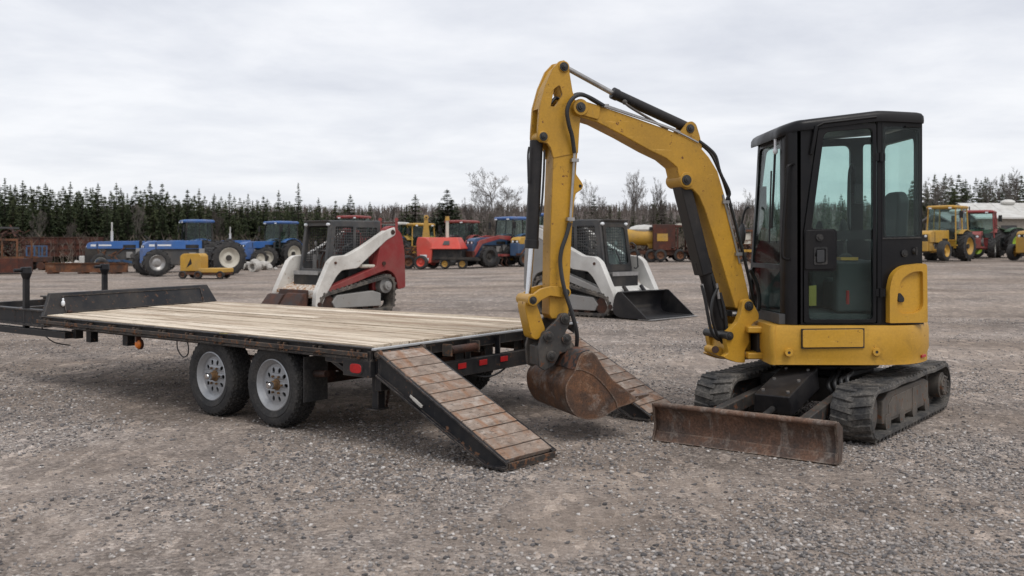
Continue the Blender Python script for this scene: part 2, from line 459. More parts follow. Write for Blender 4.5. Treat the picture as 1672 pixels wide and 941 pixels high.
grit = N.ramp(vs2.outputs[0], [(0.0, (0.119, 0.107, 0.100)), (.6, (0.256, 0.225, 0.204)), (1.0, (0.421, 0.370, 0.333))])
stones = N.mix(.38, peb, grit)
earth = N.mix(N.noise(v, 25, 6, .7), (0.224, 0.178, 0.143), (0.347, 0.287, 0.238))
earth = N.mix(.32, earth, grit)
gcol = N.mix(N.math('MULTIPLY', dirt, .80), stones, earth)
farv = N.n('TexVoronoi'); N.l(N.coord((1, .45, 1)), farv.inputs['Vector']); farv.inputs['Scale'].default_value = 14
fs_ = N.n('SeparateColor'); N.l(farv.outputs['Color'], fs_.inputs[0])
gcol = N.mix(.55, gcol, N.ramp(fs_.outputs[0], [(0, (.60, .59, .585)), (.6, (1.0, 1.0, 1.0)), (.88, (1.2, 1.19, 1.17)), (1.0, (1.9, 1.88, 1.85))]), 'MULTIPLY')
gcol = N.mix(1.0, gcol, N.ramp(streak, [(.36, (.80, .765, .73)), (.50, (1.04, 1.02, 1.0)), (.64, (1.2, 1.2, 1.2))]), 'MULTIPLY')
tonal = N.ramp(N.noise(v, .45, 5, .6, .5), [(.33, (.72, .69, .66)), (.50, (.98, .96, .94)), (.66, (1.16, 1.15, 1.14))])
gcol = N.mix(1.0, gcol, tonal, 'MULTIPLY')
gcol = N.mix(1.0, gcol, (1.02, 1.01, 1.0), 'MULTIPLY')
N.l(gcol, p.inputs['Base Color']); p.inputs['Roughness'].default_value = .92; p.inputs['Specular IOR Level'].default_value = .25
hgt = N.math('ADD', N.math('MULTIPLY', N.math('SUBTRACT', 1.0, vv.outputs['Distance']), 1.0), N.math('MULTIPLY', N.noise(v, 28, 6, .7), 1.2))
N.bump(hgt, .9, .016, p)
M['gravel'] = m
g = MB(); g.v = [Vector(q) for q in gv]; g.f = gf
tag(g.build('ground', M['gravel'], smooth=True, ang=180), kind='structure')

# loose stones lying on the yard, nobody could count them
def stones_mesh(name, n, seed, y0, y1, smin, smax, mat, keep=None):
    rs = np.random.RandomState(seed)
    ph = (1+5**.5)/2
    iv = np.array([(-1,ph,0),(1,ph,0),(-1,-ph,0),(1,-ph,0),(0,-1,ph),(0,1,ph),(0,-1,-ph),(0,1,-ph),(ph,0,-1),(ph,0,1),(-ph,0,-1),(-ph,0,1)], float)
    iv /= np.linalg.norm(iv[0])
    it = np.array([(0,11,5),(0,5,1),(0,1,7),(0,7,10),(0,10,11),(1,5,9),(5,11,4),(11,10,2),(10,7,6),(7,1,8),(3,9,4),(3,4,2),(3,2,6),(3,6,8),(3,8,9),(4,9,5),(2,4,11),(6,2,10),(8,6,7),(9,8,1)])
    y = y0*(y1/y0)**rs.rand(n*2); x = (rs.rand(n*2)-.5)*2*(y*.56+1.0)
    cl = np.array([noise.noise(Vector((a*.55, b*.55, 1.7)))+.45*noise.noise(Vector((a*1.9, b*1.9, 5))) for a, b in zip(x, y)])
    sel = rs.rand(n*2) < np.clip(.5+1.1*cl, .06, 1.0)
    x = x[sel][:n]; y = y[sel][:n]; n = len(x)
    s = smin*(smax/smin)**(rs.rand(n)**2.2)
    sc = s[:, None]*np.stack([.8+.7*rs.rand(n), .8+.5*rs.rand(n), .45+.4*rs.rand(n)], 1)
    V = iv[None]*(1+.28*(rs.rand(n, 12, 1)-.5)*2)*sc[:, None, :]
    a = rs.rand(n)*6.283; c, si = np.cos(a)[:, None], np.sin(a)[:, None]
    tl = (rs.rand(n)-.5)[:, None]*.8
    X = V[..., 0]*c-V[..., 1]*si; Y = V[..., 0]*si+V[..., 1]*c; Z = V[..., 2]+X*tl*.6
    z0 = np.array([gz(q, r) for q, r in zip(x, y)])
    P = np.stack([X+x[:, None], Y+y[:, None], Z+(z0+s*.22)[:, None]], 2).reshape(-1, 3)
    T = (it[None]+(np.arange(n)*12)[:, None, None]).reshape(-1, 3)
    me = bpy.data.meshes.new(name)
    me.vertices.add(len(P)); me.vertices.foreach_set('co', P.astype(np.float32).ravel())
    me.loops.add(T.size); me.loops.foreach_set('vertex_index', T.astype(np.int32).ravel())
    me.polygons.add(len(T)); me.polygons.foreach_set('loop_start', (np.arange(len(T))*3).astype(np.int32))
    me.update(calc_edges=True); me.materials.append(mat)
    o = bpy.data.objects.new(name, me); COL.objects.link(o)
    return tag(o, 'loose grey and tan crushed stone strewn over the yard', 'gravel', kind='stuff')
m, nt, p = mat_new('loose_stone'); N = NT(nt)
rp = N.n('NewGeometry').outputs['Random Per Island']
c = N.ramp(rp, [(0.0, (0.068, 0.064, 0.064)), (.25, (0.142, 0.132, 0.130)), (.5, (0.228, 0.210, 0.199)), (.72, (0.302, 0.263, 0.235)), (.9, (0.374, 0.343, 0.320)), (1.0, (0.548, 0.517, 0.490))])
c = N.mix(1.0, c, N.ramp(N.noise(N.coord(), 90, 3), [(.3, .8), (.7, 1.2)]), 'MULTIPLY')
N.l(c, p.inputs['Base Color']); p.inputs['Roughness'].default_value = .85; p.inputs['Specular IOR Level'].default_value = .3
M['loose'] = m
stones_mesh('loose_gravel', 140000, 5, 3.8, 20, .0034, .015, M['loose'])

# ------------------------------------------------------------------ far wooded ridge
def hill_h(x, y):
    a = sstep((y-135)/120.0)
    r = 9.4+1.3*noise.noise(Vector((x*.012, 4, 0)))+1.2*noise.noise(Vector((x*.04, 7, 0)))
    return tz(x, y)-.3+a*r
hb = MB(); hx = list(np.arange(-260, 261, 8.0)); hy = [128, 140, 155, 172, 190, 210, 232, 256, 300, 360]
hb.v = [Vector((x, y, hill_h(x, y))) for y in hy for x in hx]; n_ = len(hx)
hb.f = [(j*n_+i, j*n_+i+1, (j+1)*n_+i+1, (j+1)*n_+i) for j in range(len(hy)-1) for i in range(n_-1)]
M['hill'] = plain('leaf_litter', (.085, .066, .056), .95, 0, .35, .6)
tag(hb.build('hill', M['hill'], ang=180), kind='structure')
M['edge_strip'] = plain('pale_edge_strip', (.42, .43, .44), .4, .2)
# ------------------------------------------------------------------ flatbed trailer
C_ = Vector((-1.042, 7.334)); A_ = Vector((-5.002, 10.546)); B_ = Vector((-3.90, 13.07)); D_ = Vector((.616, 9.816))
Ld = (A_-C_).normalized(); Wd = (D_-C_).normalized(); Out = Vector((-Ld.y, Ld.x))
if Out.y > 0: Out = -Out                                    # towards the near side
def T(u, v, z=0.0):
    q = C_*(1-u)*(1-v)+A_*u*(1-v)+D_*(1-u)*v+B_*u*v
    return Vector((q.x, q.y, z))
L3 = Vector((Ld.x, Ld.y, 0)); O3 = Vector((Out.x, Out.y, 0)); W3 = Vector((Wd.x, Wd.y, 0)); Z3 = Vector((0, 0, 1))
tr = Thing('flatbed_trailer', 'black tandem axle flatbed trailer with a bleached plank deck and two ramps let down', 'trailer',
           (C_.x, C_.y, 0), math.atan2(Ld.y, Ld.x))
DZ = .738
b = tr.wmb(); nb = 13; rs = random.Random(3)
for i in range(nb):
    v0, v1 = .012+i*.976/nb, .012+(i+1)*.976/nb
    g_ = .0035 if rs.random() < .7 else .008
    cuts = [0.006]+([rs.uniform(.3, .7)] if i % 3 == 1 else [])+[.986]
    for a, c in zip(cuts, cuts[1:]):
        z = [DZ+rs.uniform(-.005, .003) for _ in range(4)]
        cs = [(a, v0+g_), (c-.0012, v0+g_), (c-.0012, v1-g_), (a, v1-g_)]
        b.hexa([T(u_, v_, .695) for u_, v_ in cs]+[T(u_, v_, zz_) for (u_, v_), zz_ in zip(cs, z)])
b.build('deck', M['deck'], tr, .004, 1)
for name, v, sg in (('side_rail', 0.0, 1), ('side_rail', 1.0, -1)):
    o_ = O3*sg
    b = tr.wmb(); e0 = T(0, v); e1 = T(1, v)
    b.beam(e0+Z3*.672-o_*.02, e1+Z3*.672-o_*.02, .012, .086)            # channel web
    b.beam(e0+Z3*.722-o_*.018, e1+Z3*.722-o_*.018, .05, .010)           # lip over the boards
    b.beam(e0+Z3*.630-o_*.03, e1+Z3*.630-o_*.03, .06, .012)
    rail = b.build(name, M['trailer'], tr, .003, 1)
    b = tr.wmb(); b.beam(e0+Z3*.675+o_*.034, e1+Z3*.675+o_*.034, .012, .034)
    b.build('rub_rail', M['trailer_rusty'], rail, .003, 1)
    b = tr.wmb()
    for k in range(12):
        q = lerp(e0, e1, .03+k*.085)
        b.beam(q+Z3*.672-o_*.013+L3*.035, q+Z3*.672+o_*.027+L3*.035, .008, .07); b.beam(q+Z3*.672-o_*.013-L3*.035, q+Z3*.672+o_*.027-L3*.035, .008, .07)
    each(b, 'stake_pocket', M['trailer_rusty'], rail)
    if sg > 0:
        b = tr.wmb()
        for k in (.30, .36, .43, .58, .66): 
            q = lerp(e0, e1, k); b.beam(q+Z3*.729-o_*.02, q+Z3*.729-o_*.02+L3*.10, .03, .006)
        each(b, 'tie_down', M['iron'], rail)
        b = tr.wmb(); q = lerp(e0, e1, .352); b.beam(q+Z3*.7295-o_*.012, q+Z3*.7295-o_*.012+L3*.09, .030, .005); b.build('warning_sticker', M['decal'], rail)
# headboard with slanted ends
b = tr.wmb()
q = [T(.985, .0, .715), T(.985, .995, .715), T(1.0, .995, .70), T(1.0, .0, .70)]
t_ = [T(1.005, .055, .958), T(1.005, .955, .958), T(1.018, .955, .958), T(1.018, .055, .958)]
b.hexa(q+t_); hb_ = b.build('headboard', M['trailer'], tr, .006)
def hbp(v, h): return lerp(T(.985, v, .715), T(1.005, v, .958), h)-L3*.004
b = tr.wmb()
for v0, h0, v1, h1 in ((.11, .86, .90, .86), (.11, .14, .90, .14), (.11, .14, .11, .86), (.90, .14, .90, .86)):
    b.beam(hbp(v0, h0), hbp(v1, h1), .010, .012, up=L3)
b.build('weld_frame', M['trailer'], hb_)
b = tr.wmb(); q = hbp(.10, .46)-L3*.012; b.dome(q+Z3*.02, (.022, .022, .035)); b.dome(q+Z3*.062, (.012, .012, .016)); b.build('work_lamp', M['lamp'], hb_)
b = tr.wmb(); q = hbp(.125, .16)-L3*.012; b.dome(q, (.03, .03, .022)); b.build('lamp_bracket', M['rust_dark'], hb_)
# rear end
b = tr.wmb(); b.beam(T(-.005, 0, .716), T(-.005, 1.0, .716), .034, .016); b.build('rear_edge_strip', M['edge_strip'], tr, .003, 1)
b = tr.wmb(); b.beam(T(.004, 0, .66), T(.004, 1.0, .66), .03, .078); b.build('rear_cross_beam', M['trailer'], tr)
b = tr.wmb(); b.beam(T(-.004, .02, .470), T(-.004, .98, .470), .06, .135); b.build('bumper', M['trailer'], tr, .006)
b = tr.wmb()
for v_ in (.02, .20, .40, .545, .70, .86, .975):
    b.beam(T(-.003, v_, .535), T(-.003, v_, .70), .05, .012, up=W3)
    b.beam(T(.01, v_, .50)+L3*.03, T(.01, v_, .66)+L3*.03, .10, .012, up=L3)
each(b, 'bumper_upright', M['trailer'], tr)
for v_ in (.355, .455, .56):
    b = tr.wmb(); q = T(-.004, v_, .490)-L3*.036
    b.beam(q-W3*.055, q+W3*.055, .006, .046); b.build('reflector', M['reflector'], tr, .002, 1)
for va in (.285, .70):
    b = tr.wmb(); b.cyl(T(-.018, va, .640), T(-.018, va+.115, .640), .033, n=20); b.build('ramp_spring_tube', M['rust_dark'], tr)
    b = tr.wmb()
    for vb in (va-.008, va+.118): b.beam(T(-.016, vb, .595), T(-.016, vb, .69), .09, .012, up=W3)
    each(b, 'spring_bracket', M['trailer_rusty'], tr)
# light box on the near rear corner
q = T(0, 0, .565); b = tr.wmb()
b.beam(q+L3*.0-O3*.04, q+L3*.30-O3*.04, .09, .125); lb = b.build('light_box', M['trailer'], tr, .005)
b = tr.wmb(); pts = []
for k in range(24):
    a = 2*math.pi*k/24; c_, s_ = math.cos(a), math.sin(a)
    pts.append((.15+.062*c_*(abs(c_)**-.4 if abs(c_) > .01 else 1), .036*s_*(abs(s_)**-.35 if abs(s_) > .01 else 1)))
mf = lambda a, z, t: q+L3*a+Z3*z+O3*t
b.prism(pts, mf, .004, .016); tl_ = b.build('tail_light', M['lens'], tr, .004)
b = tr.wmb(); out2 = [(.15+(a-.15)*1.2, z*1.28) for a, z in pts]; b.prism(out2, mf, .003, .012, [pts]); b.build('lens_ring', M['rubber'], tl_)
b = tr.wmb(); b.beam(q+L3*.30-O3*.04+Z3*.05, q+L3*.52-O3*.05+Z3*.05, .07, .05); b.beam(q+L3*.30-O3*.04-Z3*.03, q+L3*.50-O3*.05+Z3*.05, .05, .03); b.build('light_box_gusset', M['trailer'], tr)
# chassis
for v_ in (.24, .76):
    b = tr.wmb(); b.beam(T(.0, v_, .60), T(1.02, v_, .60), .012, .17); b.beam(T(.0, v_, .518), T(1.02, v_, .518), .10, .012); b.beam(T(.0, v_, .682), T(1.02, v_, .682), .10, .012)
    b.build('main_beam', M['trailer_rusty'], tr)
b = tr.wmb()
for k in range(13): b.beam(T(.03+k*.077, .015, .655), T(.03+k*.077, .985, .655), .045, .07)
each(b, 'cross_member', M['trailer_rusty'], tr)
def trailer_wheel(par, c, out):
    rot = Matrix((( -out.y, 0, out.x, c[0]), (out.x, 0, out.y, c[1]), (0, 1, 0, c[2]), (0, 0, 0, 1)))   # local z = outwards
    X = par.inv @ rot
    wh = bpy.data.objects.new('wheel', None); COL.objects.link(wh); wh.parent = par.o
    b = MB(X); RW = .342
    b.lathe([(.205,-.095),(.235,-.108),(.29,-.114),(.322,-.104),(RW-.006,-.082),(RW,-.03),(RW,.03),(RW-.006,.082),(.322,.104),(.29,.114),(.268,.112),(.262,.116),(.235,.108),(.208,.095),(.2,.06),(.2,-.06)], (0,0,0), (0,0,1), 64)
    for i in range(54):
        for j, hh in enumerate((-.075, -.042, -.008, .026, .062)):
            a = 2*math.pi*(i+(j % 2)*.5+.13*math.sin(i*2.1+j))/54
            t = Matrix.Rotation(a, 4, 'Z') @ Matrix.Translation((RW-(.004 if abs(hh) > .06 else .0), 0, hh)) @ Matrix.Rotation(.35*(1 if j % 2 else -1), 4, 'X')
            b.bx(-.008, .007, -.0125, .0125, -.0125, .0125, t)
    for i in range(40):
        a = 2*math.pi*i/40
        t = Matrix.Rotation(a, 4, 'Z') @ Matrix.Translation((.328, 0, .096)) @ Matrix.Rotation(.5, 4, 'Y')
        b.bx(-.012, .008, -.011, .011, -.012, .006, t)
    b.build('tyre', M['rubber'], wh, ang=35)
    b = MB(X)
    b.lathe([(.214,.092),(.214,.100),(.206,.104),(.199,.098),(.192,.084),(.180,.076),(.172,.066),(.166,.050),(.170,.044),(.20,.02),(.206,.08)], (0,0,0), (0,0,1), 48)
    holes = []
    for i in range(10):
        a0 = 2*math.pi*i/10
        h_ = []
        for k in range(12):
            t = 2*math.pi*k/12; rr = .122+.0235*math.cos(t); tt = .0165*math.sin(t)
            h_.append((rr*math.cos(a0)-tt*math.sin(a0), rr*math.sin(a0)+tt*math.cos(a0)))
        holes.append(h_)
    disc = [(.17*math.cos(2*math.pi*k/48), .17*math.sin(2*math.pi*k/48)) for k in range(48)]
    b.prism(disc, lambda x, y, t: Vector((x, y, t+.016*max(0, 1-math.hypot(x, y)/.17))), .046, .056, holes)
    rim = b.build('rim', M['rim'], wh, ang=30)
    b = MB(X); b.lathe([(.0,-.08),(.19,-.08),(.19,-.07),(.0,-.07)], (0,0,0), (0,0,1), 24, False); b.build('brake_drum', M['dark'], wh)
    b = MB(X); b.lathe([(0,.05),(.050,.05),(.048,.064),(.036,.070),(.034,.104),(.029,.110),(0,.110)], (0,0,0), (0,0,1), 24, False)
    for i in range(6):
        a = 2*math.pi*i/6; b.cyl((.075*math.cos(a), .075*math.sin(a), .056), (.075*math.cos(a), .075*math.sin(a), .080), .009, n=6)
    b.build('hub', M['brass'], wh)
    b = MB(X); b.lathe([(0,.11),(.030,.11),(.030,.138),(.023,.150),(0,.152)], (0,0,0), (0,0,1), 20, False); b.build('hub_cap', M['chrome'], wh)
    return wh
far = T(.24, 1)-T(.24, 0); fw = far.length
for s_ in (1.22, 2.08):
    nc = T(0, 0)+L3*s_-O3*.15; fc = nc-O3*(2.22)
    trailer_wheel(tr, (nc.x, nc.y, .338), Out); trailer_wheel(tr, (fc.x, fc.y, .338), -Out)
    b = tr.wmb(); b.cyl(nc+Z3*.338-O3*.06, fc+Z3*.338+O3*.06, .045, n=12)
    for k in (.5, 2.1): b.beam(nc-O3*k+Z3*.43-L3*.38, nc-O3*k+Z3*.43+L3*.38, .06, .04); b.beam(nc-O3*k+Z3*.34, nc-O3*k+Z3*.5, .08, .08, up=L3)
    b.build('axle', M['rust_dark'], tr)
b = tr.wmb(); q = T(0, 0)+L3*.80-O3*.15; b.beam(q+O3*.12+Z3*.42, q-O3*.12+Z3*.42, .01, .36); b.build('mud_flap', M['rubber'], tr)
b = tr.wmb(); b.cyl(q+O3*.02+Z3*.46-L3*.02, q+O3*.02+Z3*.47-L3*.16, .03, .028, n=12); b.build('flap_bracket', M['rust_dark'], tr)
# support leg and chain under the near rear corner
b = tr.wmb(); q = T(0, .05)+L3*.06; b.beam(q+Z3*.26, q+Z3*.64, .07, .07, up=L3); b.beam(q+Z3*.255-W3*.08, q+Z3*.255+W3*.06, .11, .012); b.build('support_leg', M['trailer'], tr, .003, 1)
b = tr.wmb()
for k in range(9):
    c_ = lerp(q+W3*.15+Z3*.52, q+W3*.09+Z3*.26, k/8); b.dome(c_, (.012, .012, .019), 6, 4)
b.build('safety_chain', M['rust_dark'], tr)
# marker lamp, hanging cables
q = T(0, 0)+L3*3.22-O3*.03
b = tr.wmb(); b.beam(q+Z3*.62, q+Z3*.57, .05, .02, up=L3); b.cyl(q+Z3*.545-O3*.03, q+Z3*.545-O3*.005, .05, n=20); b.build('marker_bracket', M['rust_dark'], tr)
b = tr.wmb(); b.lathe([(0,.022),(.03,.018),(.043,.004),(.043,-.006),(0,-.006)], q+Z3*.545, O3, 20, False); b.build('side_marker', M['amber'], tr)
b = tr.wmb(); q2 = T(0, 0)+L3*2.62-O3*.06
b.tube([q2+Z3*.63, q2+Z3*.54-L3*.01, q2+Z3*.475-L3*.09, q2+Z3*.50-L3*.17, q2+Z3*.57-L3*.18, q2+Z3*.64-L3*.15], .006, 6); b.build('brake_cable', M['hose'], tr)
b = tr.wmb(); q3 = T(0, .40)-L3*.03
b.tube([q3+Z3*.42+L3*.04, q3+Z3*.37+W3*.15, q3+Z3*.355+W3*.33, q3+Z3*.39+W3*.5, q3+Z3*.46+W3*.62], .008, 6); b.build('wiring_loom', M['hose'], tr)
# tongue frame with its two drop jacks
tg0 = T(1, .03); tg1 = T(1, .56)
b = tr.wmb()
for q in (tg0, tg1):
    b.beam(q+Z3*.775-L3*.02, q+L3*2.6+Z3*.775, .09, .018); b.beam(q+Z3*.690+L3*.02, q+L3*2.6+Z3*.690, .012, .16); b.beam(q+Z3*.61-L3*.05, q+L3*2.6+Z3*.61, .09, .018)
    b.beam(q+Z3*.545-L3*.5, q+L3*2.6+Z3*.525, .10, .07)
    for k in (.35, .75, 1.15, 1.9): b.beam(q+L3*k+Z3*.61, q+L3*k+Z3*.775, .02, .09, up=L3)
for k in (.5, 1.3, 2.5): b.beam(tg0+L3*k+Z3*.69, tg1+L3*k+Z3*.69, .08, .10)
b.build('tongue_frame', M['trailer'], tr, .003, 1)
for q in (tg0+L3*.50-O3*.02, tg1+L3*.98):
    b = tr.wmb(); b.beam(q+Z3*.56, q+Z3*1.16, .058, .058, up=L3); jk = b.build('tongue_jack', M['black'], tr, .006)
    b = tr.wmb(); b.cyl(q+Z3*1.10, q+Z3*1.17, .035, .06, n=14); b.cyl(q+Z3*1.17, q+Z3*1.235, .06, .055, n=14); b.cyl(q+Z3*1.20-W3*.06, q+Z3*1.20-W3*.14, .02, n=8); b.build('gear_head', M['black'], jk, .004)
b = tr.wmb(); q = tg0+L3*.1+Z3*.60; b.tube([q, q+Vector((.06,-.03,-.10)), q+Vector((.16,-.02,-.17)), q+Vector((.30,.02,-.2))], .007, 6); b.build('breakaway_cable', M['hose'], tr)
b = tr.wmb()
for s_, h_ in ((3.55, .10), (4.25, .11), (4.55, .09)): q = T(0, 0)+L3*s_-O3*.15; b.beam(q+Z3*(.60-h_/2), q+Z3*(.60-h_/2)+L3*.09, .08, h_)
each(b, 'frame_lug', M['trailer'], tr)
# loading ramps
def ramp(v0, v1, foot_n, foot_f):
    tn, tf = T(-.010, v0, .693), T(-.010, v1, .693); fn, ff = Vector(foot_n), Vector(foot_f)
    rt = bpy.data.objects.new('loading_ramp', None); COL.objects.link(rt); rt.parent = tr.o
    S = lambda s, v: lerp(lerp(tn, fn, s), lerp(tf, ff, s), v)
    nrm = (fn-tn).cross(tf-tn).normalized()
    if nrm.z < 0: nrm = -nrm
    b = tr.wmb(); n = 12; r2 = random.Random(int(v0*100)+5)
    for i in range(n):
        s0, s1 = .012+.975*i/n, .012+.975*(i+1)/n-.0045
        c = [(s0, .0), (s1, .0), (s1, 1.), (s0, 1.)]; j = r2.uniform(-.003, .003)
        b.hexa([S(*q)-nrm*.028 for q in c]+[S(*q)+nrm*(.008+j+r2.uniform(-.002, .002)) for q in c])
    b.build('ramp_boards', M['ramp'], rt, .003, 1)
    wv = (tf-tn).normalized()
    for side, v_ in ((-1, 0.0), (1, 1.0)):
        b = tr.wmb()
        e0, e1 = S(0, v_), S(1, v_)
        dn = (e1-e0); h = Vector((dn.x, dn.y, 0)); hl = h.length; h.normalize()
        mf = lambda a, z, t: Vector((e0.x, e0.y, 0))+h*a+Z3*z+wv*side*t
        zz = lambda s: lerp(e0.z, e1.z, s)-.012
        poly = [(0, zz(0)), (hl, zz(1)), (hl, .004), (hl*.86, .004), (0, e0.z-.175)]
        b.prism(poly, mf, .004, .014)
        b.prism([(0, zz(0)+.014), (hl, zz(1)+.014), (hl, zz(1)), (0, zz(0))], mf, -.02, .030)
        b.prism([(0, e0.z-.175), (0, e0.z-.160), (hl*.86, .019), (hl, .019), (hl, .004), (hl*.86, .004)], mf, .014, .045)
        b.build('ramp_side_channel', M['trailer'], rt, .002, 1)
        if side < 0:
            b = tr.wmb(); b.prism([(hl*.30, .385), (hl*.37, .335), (hl*.375, .35), (hl*.305, .40)], mf, .015, .035); b.prism([(hl*.285, .405), (hl*.38, .338), (hl*.385, .352), (hl*.29, .42)], mf, .035, .042); b.build('ramp_handle', M['stone'], rt)
    b = tr.wmb(); b.beam(lerp(fn, ff, 0)-Z3*.028+(fn-tn).normalized()*.004, ff-Z3*.028+(fn-tn).normalized()*.004, .012, .045); b.build('ramp_toe', M['trailer_rusty'], rt)
    b = tr.wmb(); b.cyl(tn-wv*.03-Z3*.012, tf+wv*.03-Z3*.012, .018, n=12)
    for k in (-.02, 1.02):
        b.cyl(lerp(tn, tf, k)-Z3*.012-wv*.012, lerp(tn, tf, k)-Z3*.012+wv*.012, .034, n=14)
    b.build('ramp_hinge', M['trailer_rusty'], rt)
    b = tr.wmb()
    for k in (.2, .45, .7): b.beam(S(k, .02)-nrm*.05, S(k, .98)-nrm*.05, .04, .04)
    each(b, 'ramp_rib', M['trailer'], rt)
ramp(.015, .178, (-.024, 6.575, .052), (.295, 6.955, .052))
ramp(.735, .900, (1.17, 8.37, .052), (1.443, 8.773, .052))
# ------------------------------------------------------------------ mini excavator
def rounded(poly, r, n=4):
    out = []; m = len(poly)
    rs_ = r if isinstance(r, (list, tuple)) else [r]*m
    for i in range(m):
        p = Vector(poly[i]); a = Vector(poly[i-1])-p; c = Vector(poly[(i+1) % m])-p
        rr = min(rs_[i], a.length*.45, c.length*.45)
        if rr <= 0: out.append(tuple(p)); continue
        p0 = p+a.normalized()*rr; p1 = p+c.normalized()*rr
        for k in range(n+1):
            t = k/n; q = p0*(1-t)**2+p*2*t*(1-t)+p1*t*t; out.append((q.x, q.y))
    return out
def smooth_path(P, res=4):
    Q = []; P = [Vector(p) for p in P]
    for i in range(len(P)-1):
        a = P[max(i-1, 0)]; b = P[i]; c = P[i+1]; d = P[min(i+2, len(P)-1)]
        for k in range(res):
            t = k/res; Q.append(.5*((2*b)+(c-a)*t+(2*a-5*b+4*c-d)*t*t+(3*b-a-3*c+d)*t**3))
    Q.append(P[-1]); return [(q.x, q.y) for q in Q]
plan = lambda x, y, t: Vector((x, y, t))
C0 = Vector((2.72, 8.58, 0))
ex = Thing('mini_excavator', 'yellow and black mini excavator with closed cab, rubber tracks and a rusty front blade', 'excavator', tuple(C0))
fx, fy = -.605, -.796; UF = Matrix(((fx, -fy, 0, C0.x), (fy, fx, 0, C0.y), (0, 0, 1, 0), (0, 0, 0, 1)))
# --- undercarriage
def track_belt(par, frame, path, y0, y1, th, pitch, lug, mat, lugh=.022, name='track'):
    """rubber belt around a closed path in (x, z), with staggered lugs"""
    b = MB(frame); n = len(path)
    nor = []
    for i in range(n):
        a = Vector(path[i-1]); c = Vector(path[(i+1) % n]); d = (c-a).normalized(); nor.append(Vector((d.y, -d.x)))
    ar = sum(path[i-1][0]*path[i][1]-path[i][0]*path[i-1][1] for i in range(n))
    if ar < 0: nor = [-q for q in nor]
    vs = []
    for p, q in zip(path, nor):
        i_ = (p[0]-q.x*th, p[1]-q.y*th); e = .012
        vs += [(p[0]-q.x*e, y0, p[1]-q.y*e), (p[0], y0+e, p[1]), (p[0], y1-e, p[1]), (p[0]-q.x*e, y1, p[1]-q.y*e), (i_[0], y1, i_[1]), (i_[0], y0, i_[1])]
    fs = []
    for i in range(n):
        j = (i+1) % n
        for k in range(6):
            l = (k+1) % 6; fs.append((i*6+k, i*6+l, j*6+l, j*6+k))
    b.add(vs, fs)
    # lugs
    L = [0.0]
    for i in range(n): L.append(L[-1]+(Vector(path[(i+1) % n])-Vector(path[i])).length)
    tot = L[-1]; cnt = int(tot/pitch); w_ = y1-y0
    def at(s):
        s %= tot
        for i in range(n):
            if L[i+1] >= s:
                t = (s-L[i])/max(1e-9, L[i+1]-L[i]); a = Vector(path[i]); c = Vector(path[(i+1) % n])
                q = nor[i].lerp(nor[(i+1) % n], t).normalized(); return a.lerp(c, t), q
    for k in range(cnt):
        for h_ in (0, 1):
            s = (k+.5*h_)*tot/cnt; p, q = at(s); t_ = Vector((q.y, -q.x))
            a0, a1 = (y0+.004, y0+w_*.56) if h_ == 0 else (y0+w_*.44, y1-.004)
            sk = pitch*.20*(1 if h_ == 0 else -1)
            def P(u, y, hgt):
                o = p+t_*(u+sk*((y-a0)/(a1-a0)-.5)*2)+q*hgt
                return (o.x, y, o.y)
            c = [P(-lug/2, a0, -.006), P(lug/2, a0, -.006), P(lug/2, a1, -.006), P(-lug/2, a1, -.006)]
            e = .72
            c += [P(-lug/2*e, a0+.004, lugh), P(lug/2*e, a0+.004, lugh), P(lug/2*e, a1-.004, lugh), P(-lug/2*e, a1-.004, lugh)]
            b.hexa(c)
    return b.build(name, mat, par, ang=42)
def stadium(x0, z0, r0, x1, z1, r1, n=14, sag=.012):
    """closed path: front wheel (x0) then rear wheel (x1), counter-clockwise seen with x right, z up"""
    d = Vector((x0-x1, z0-z1)); L = d.length; be = math.asin((r0-r1)/L); a = math.atan2(d.y, d.x)
    P = []
    for i in range(n+1): t = a-math.pi/2-be+(math.pi+2*be)*i/n; P.append((x0+r0*math.cos(t), z0+r0*math.sin(t)))
    t0 = P[-1]; s_ = a+math.pi/2+be; t1 = (x1+r1*math.cos(s_), z1+r1*math.sin(s_))
    for k in range(1, 10): u = k/10; P.append((lerp(t0[0], t1[0], u), lerp(t0[1], t1[1], u)-sag*math.sin(u*math.pi*3)**2))
    for i in range(n+1): t = s_+(math.pi-2*be)*i/n; P.append((x1+r1*math.cos(t), z1+r1*math.sin(t)))
    e0, e1 = P[-1], P[0]
    for k in range(1, 10): u = k/10; P.append((lerp(e0[0], e1[0], u), lerp(e0[1], e1[1], u)))
    return P
UX = ex.inv @ UF
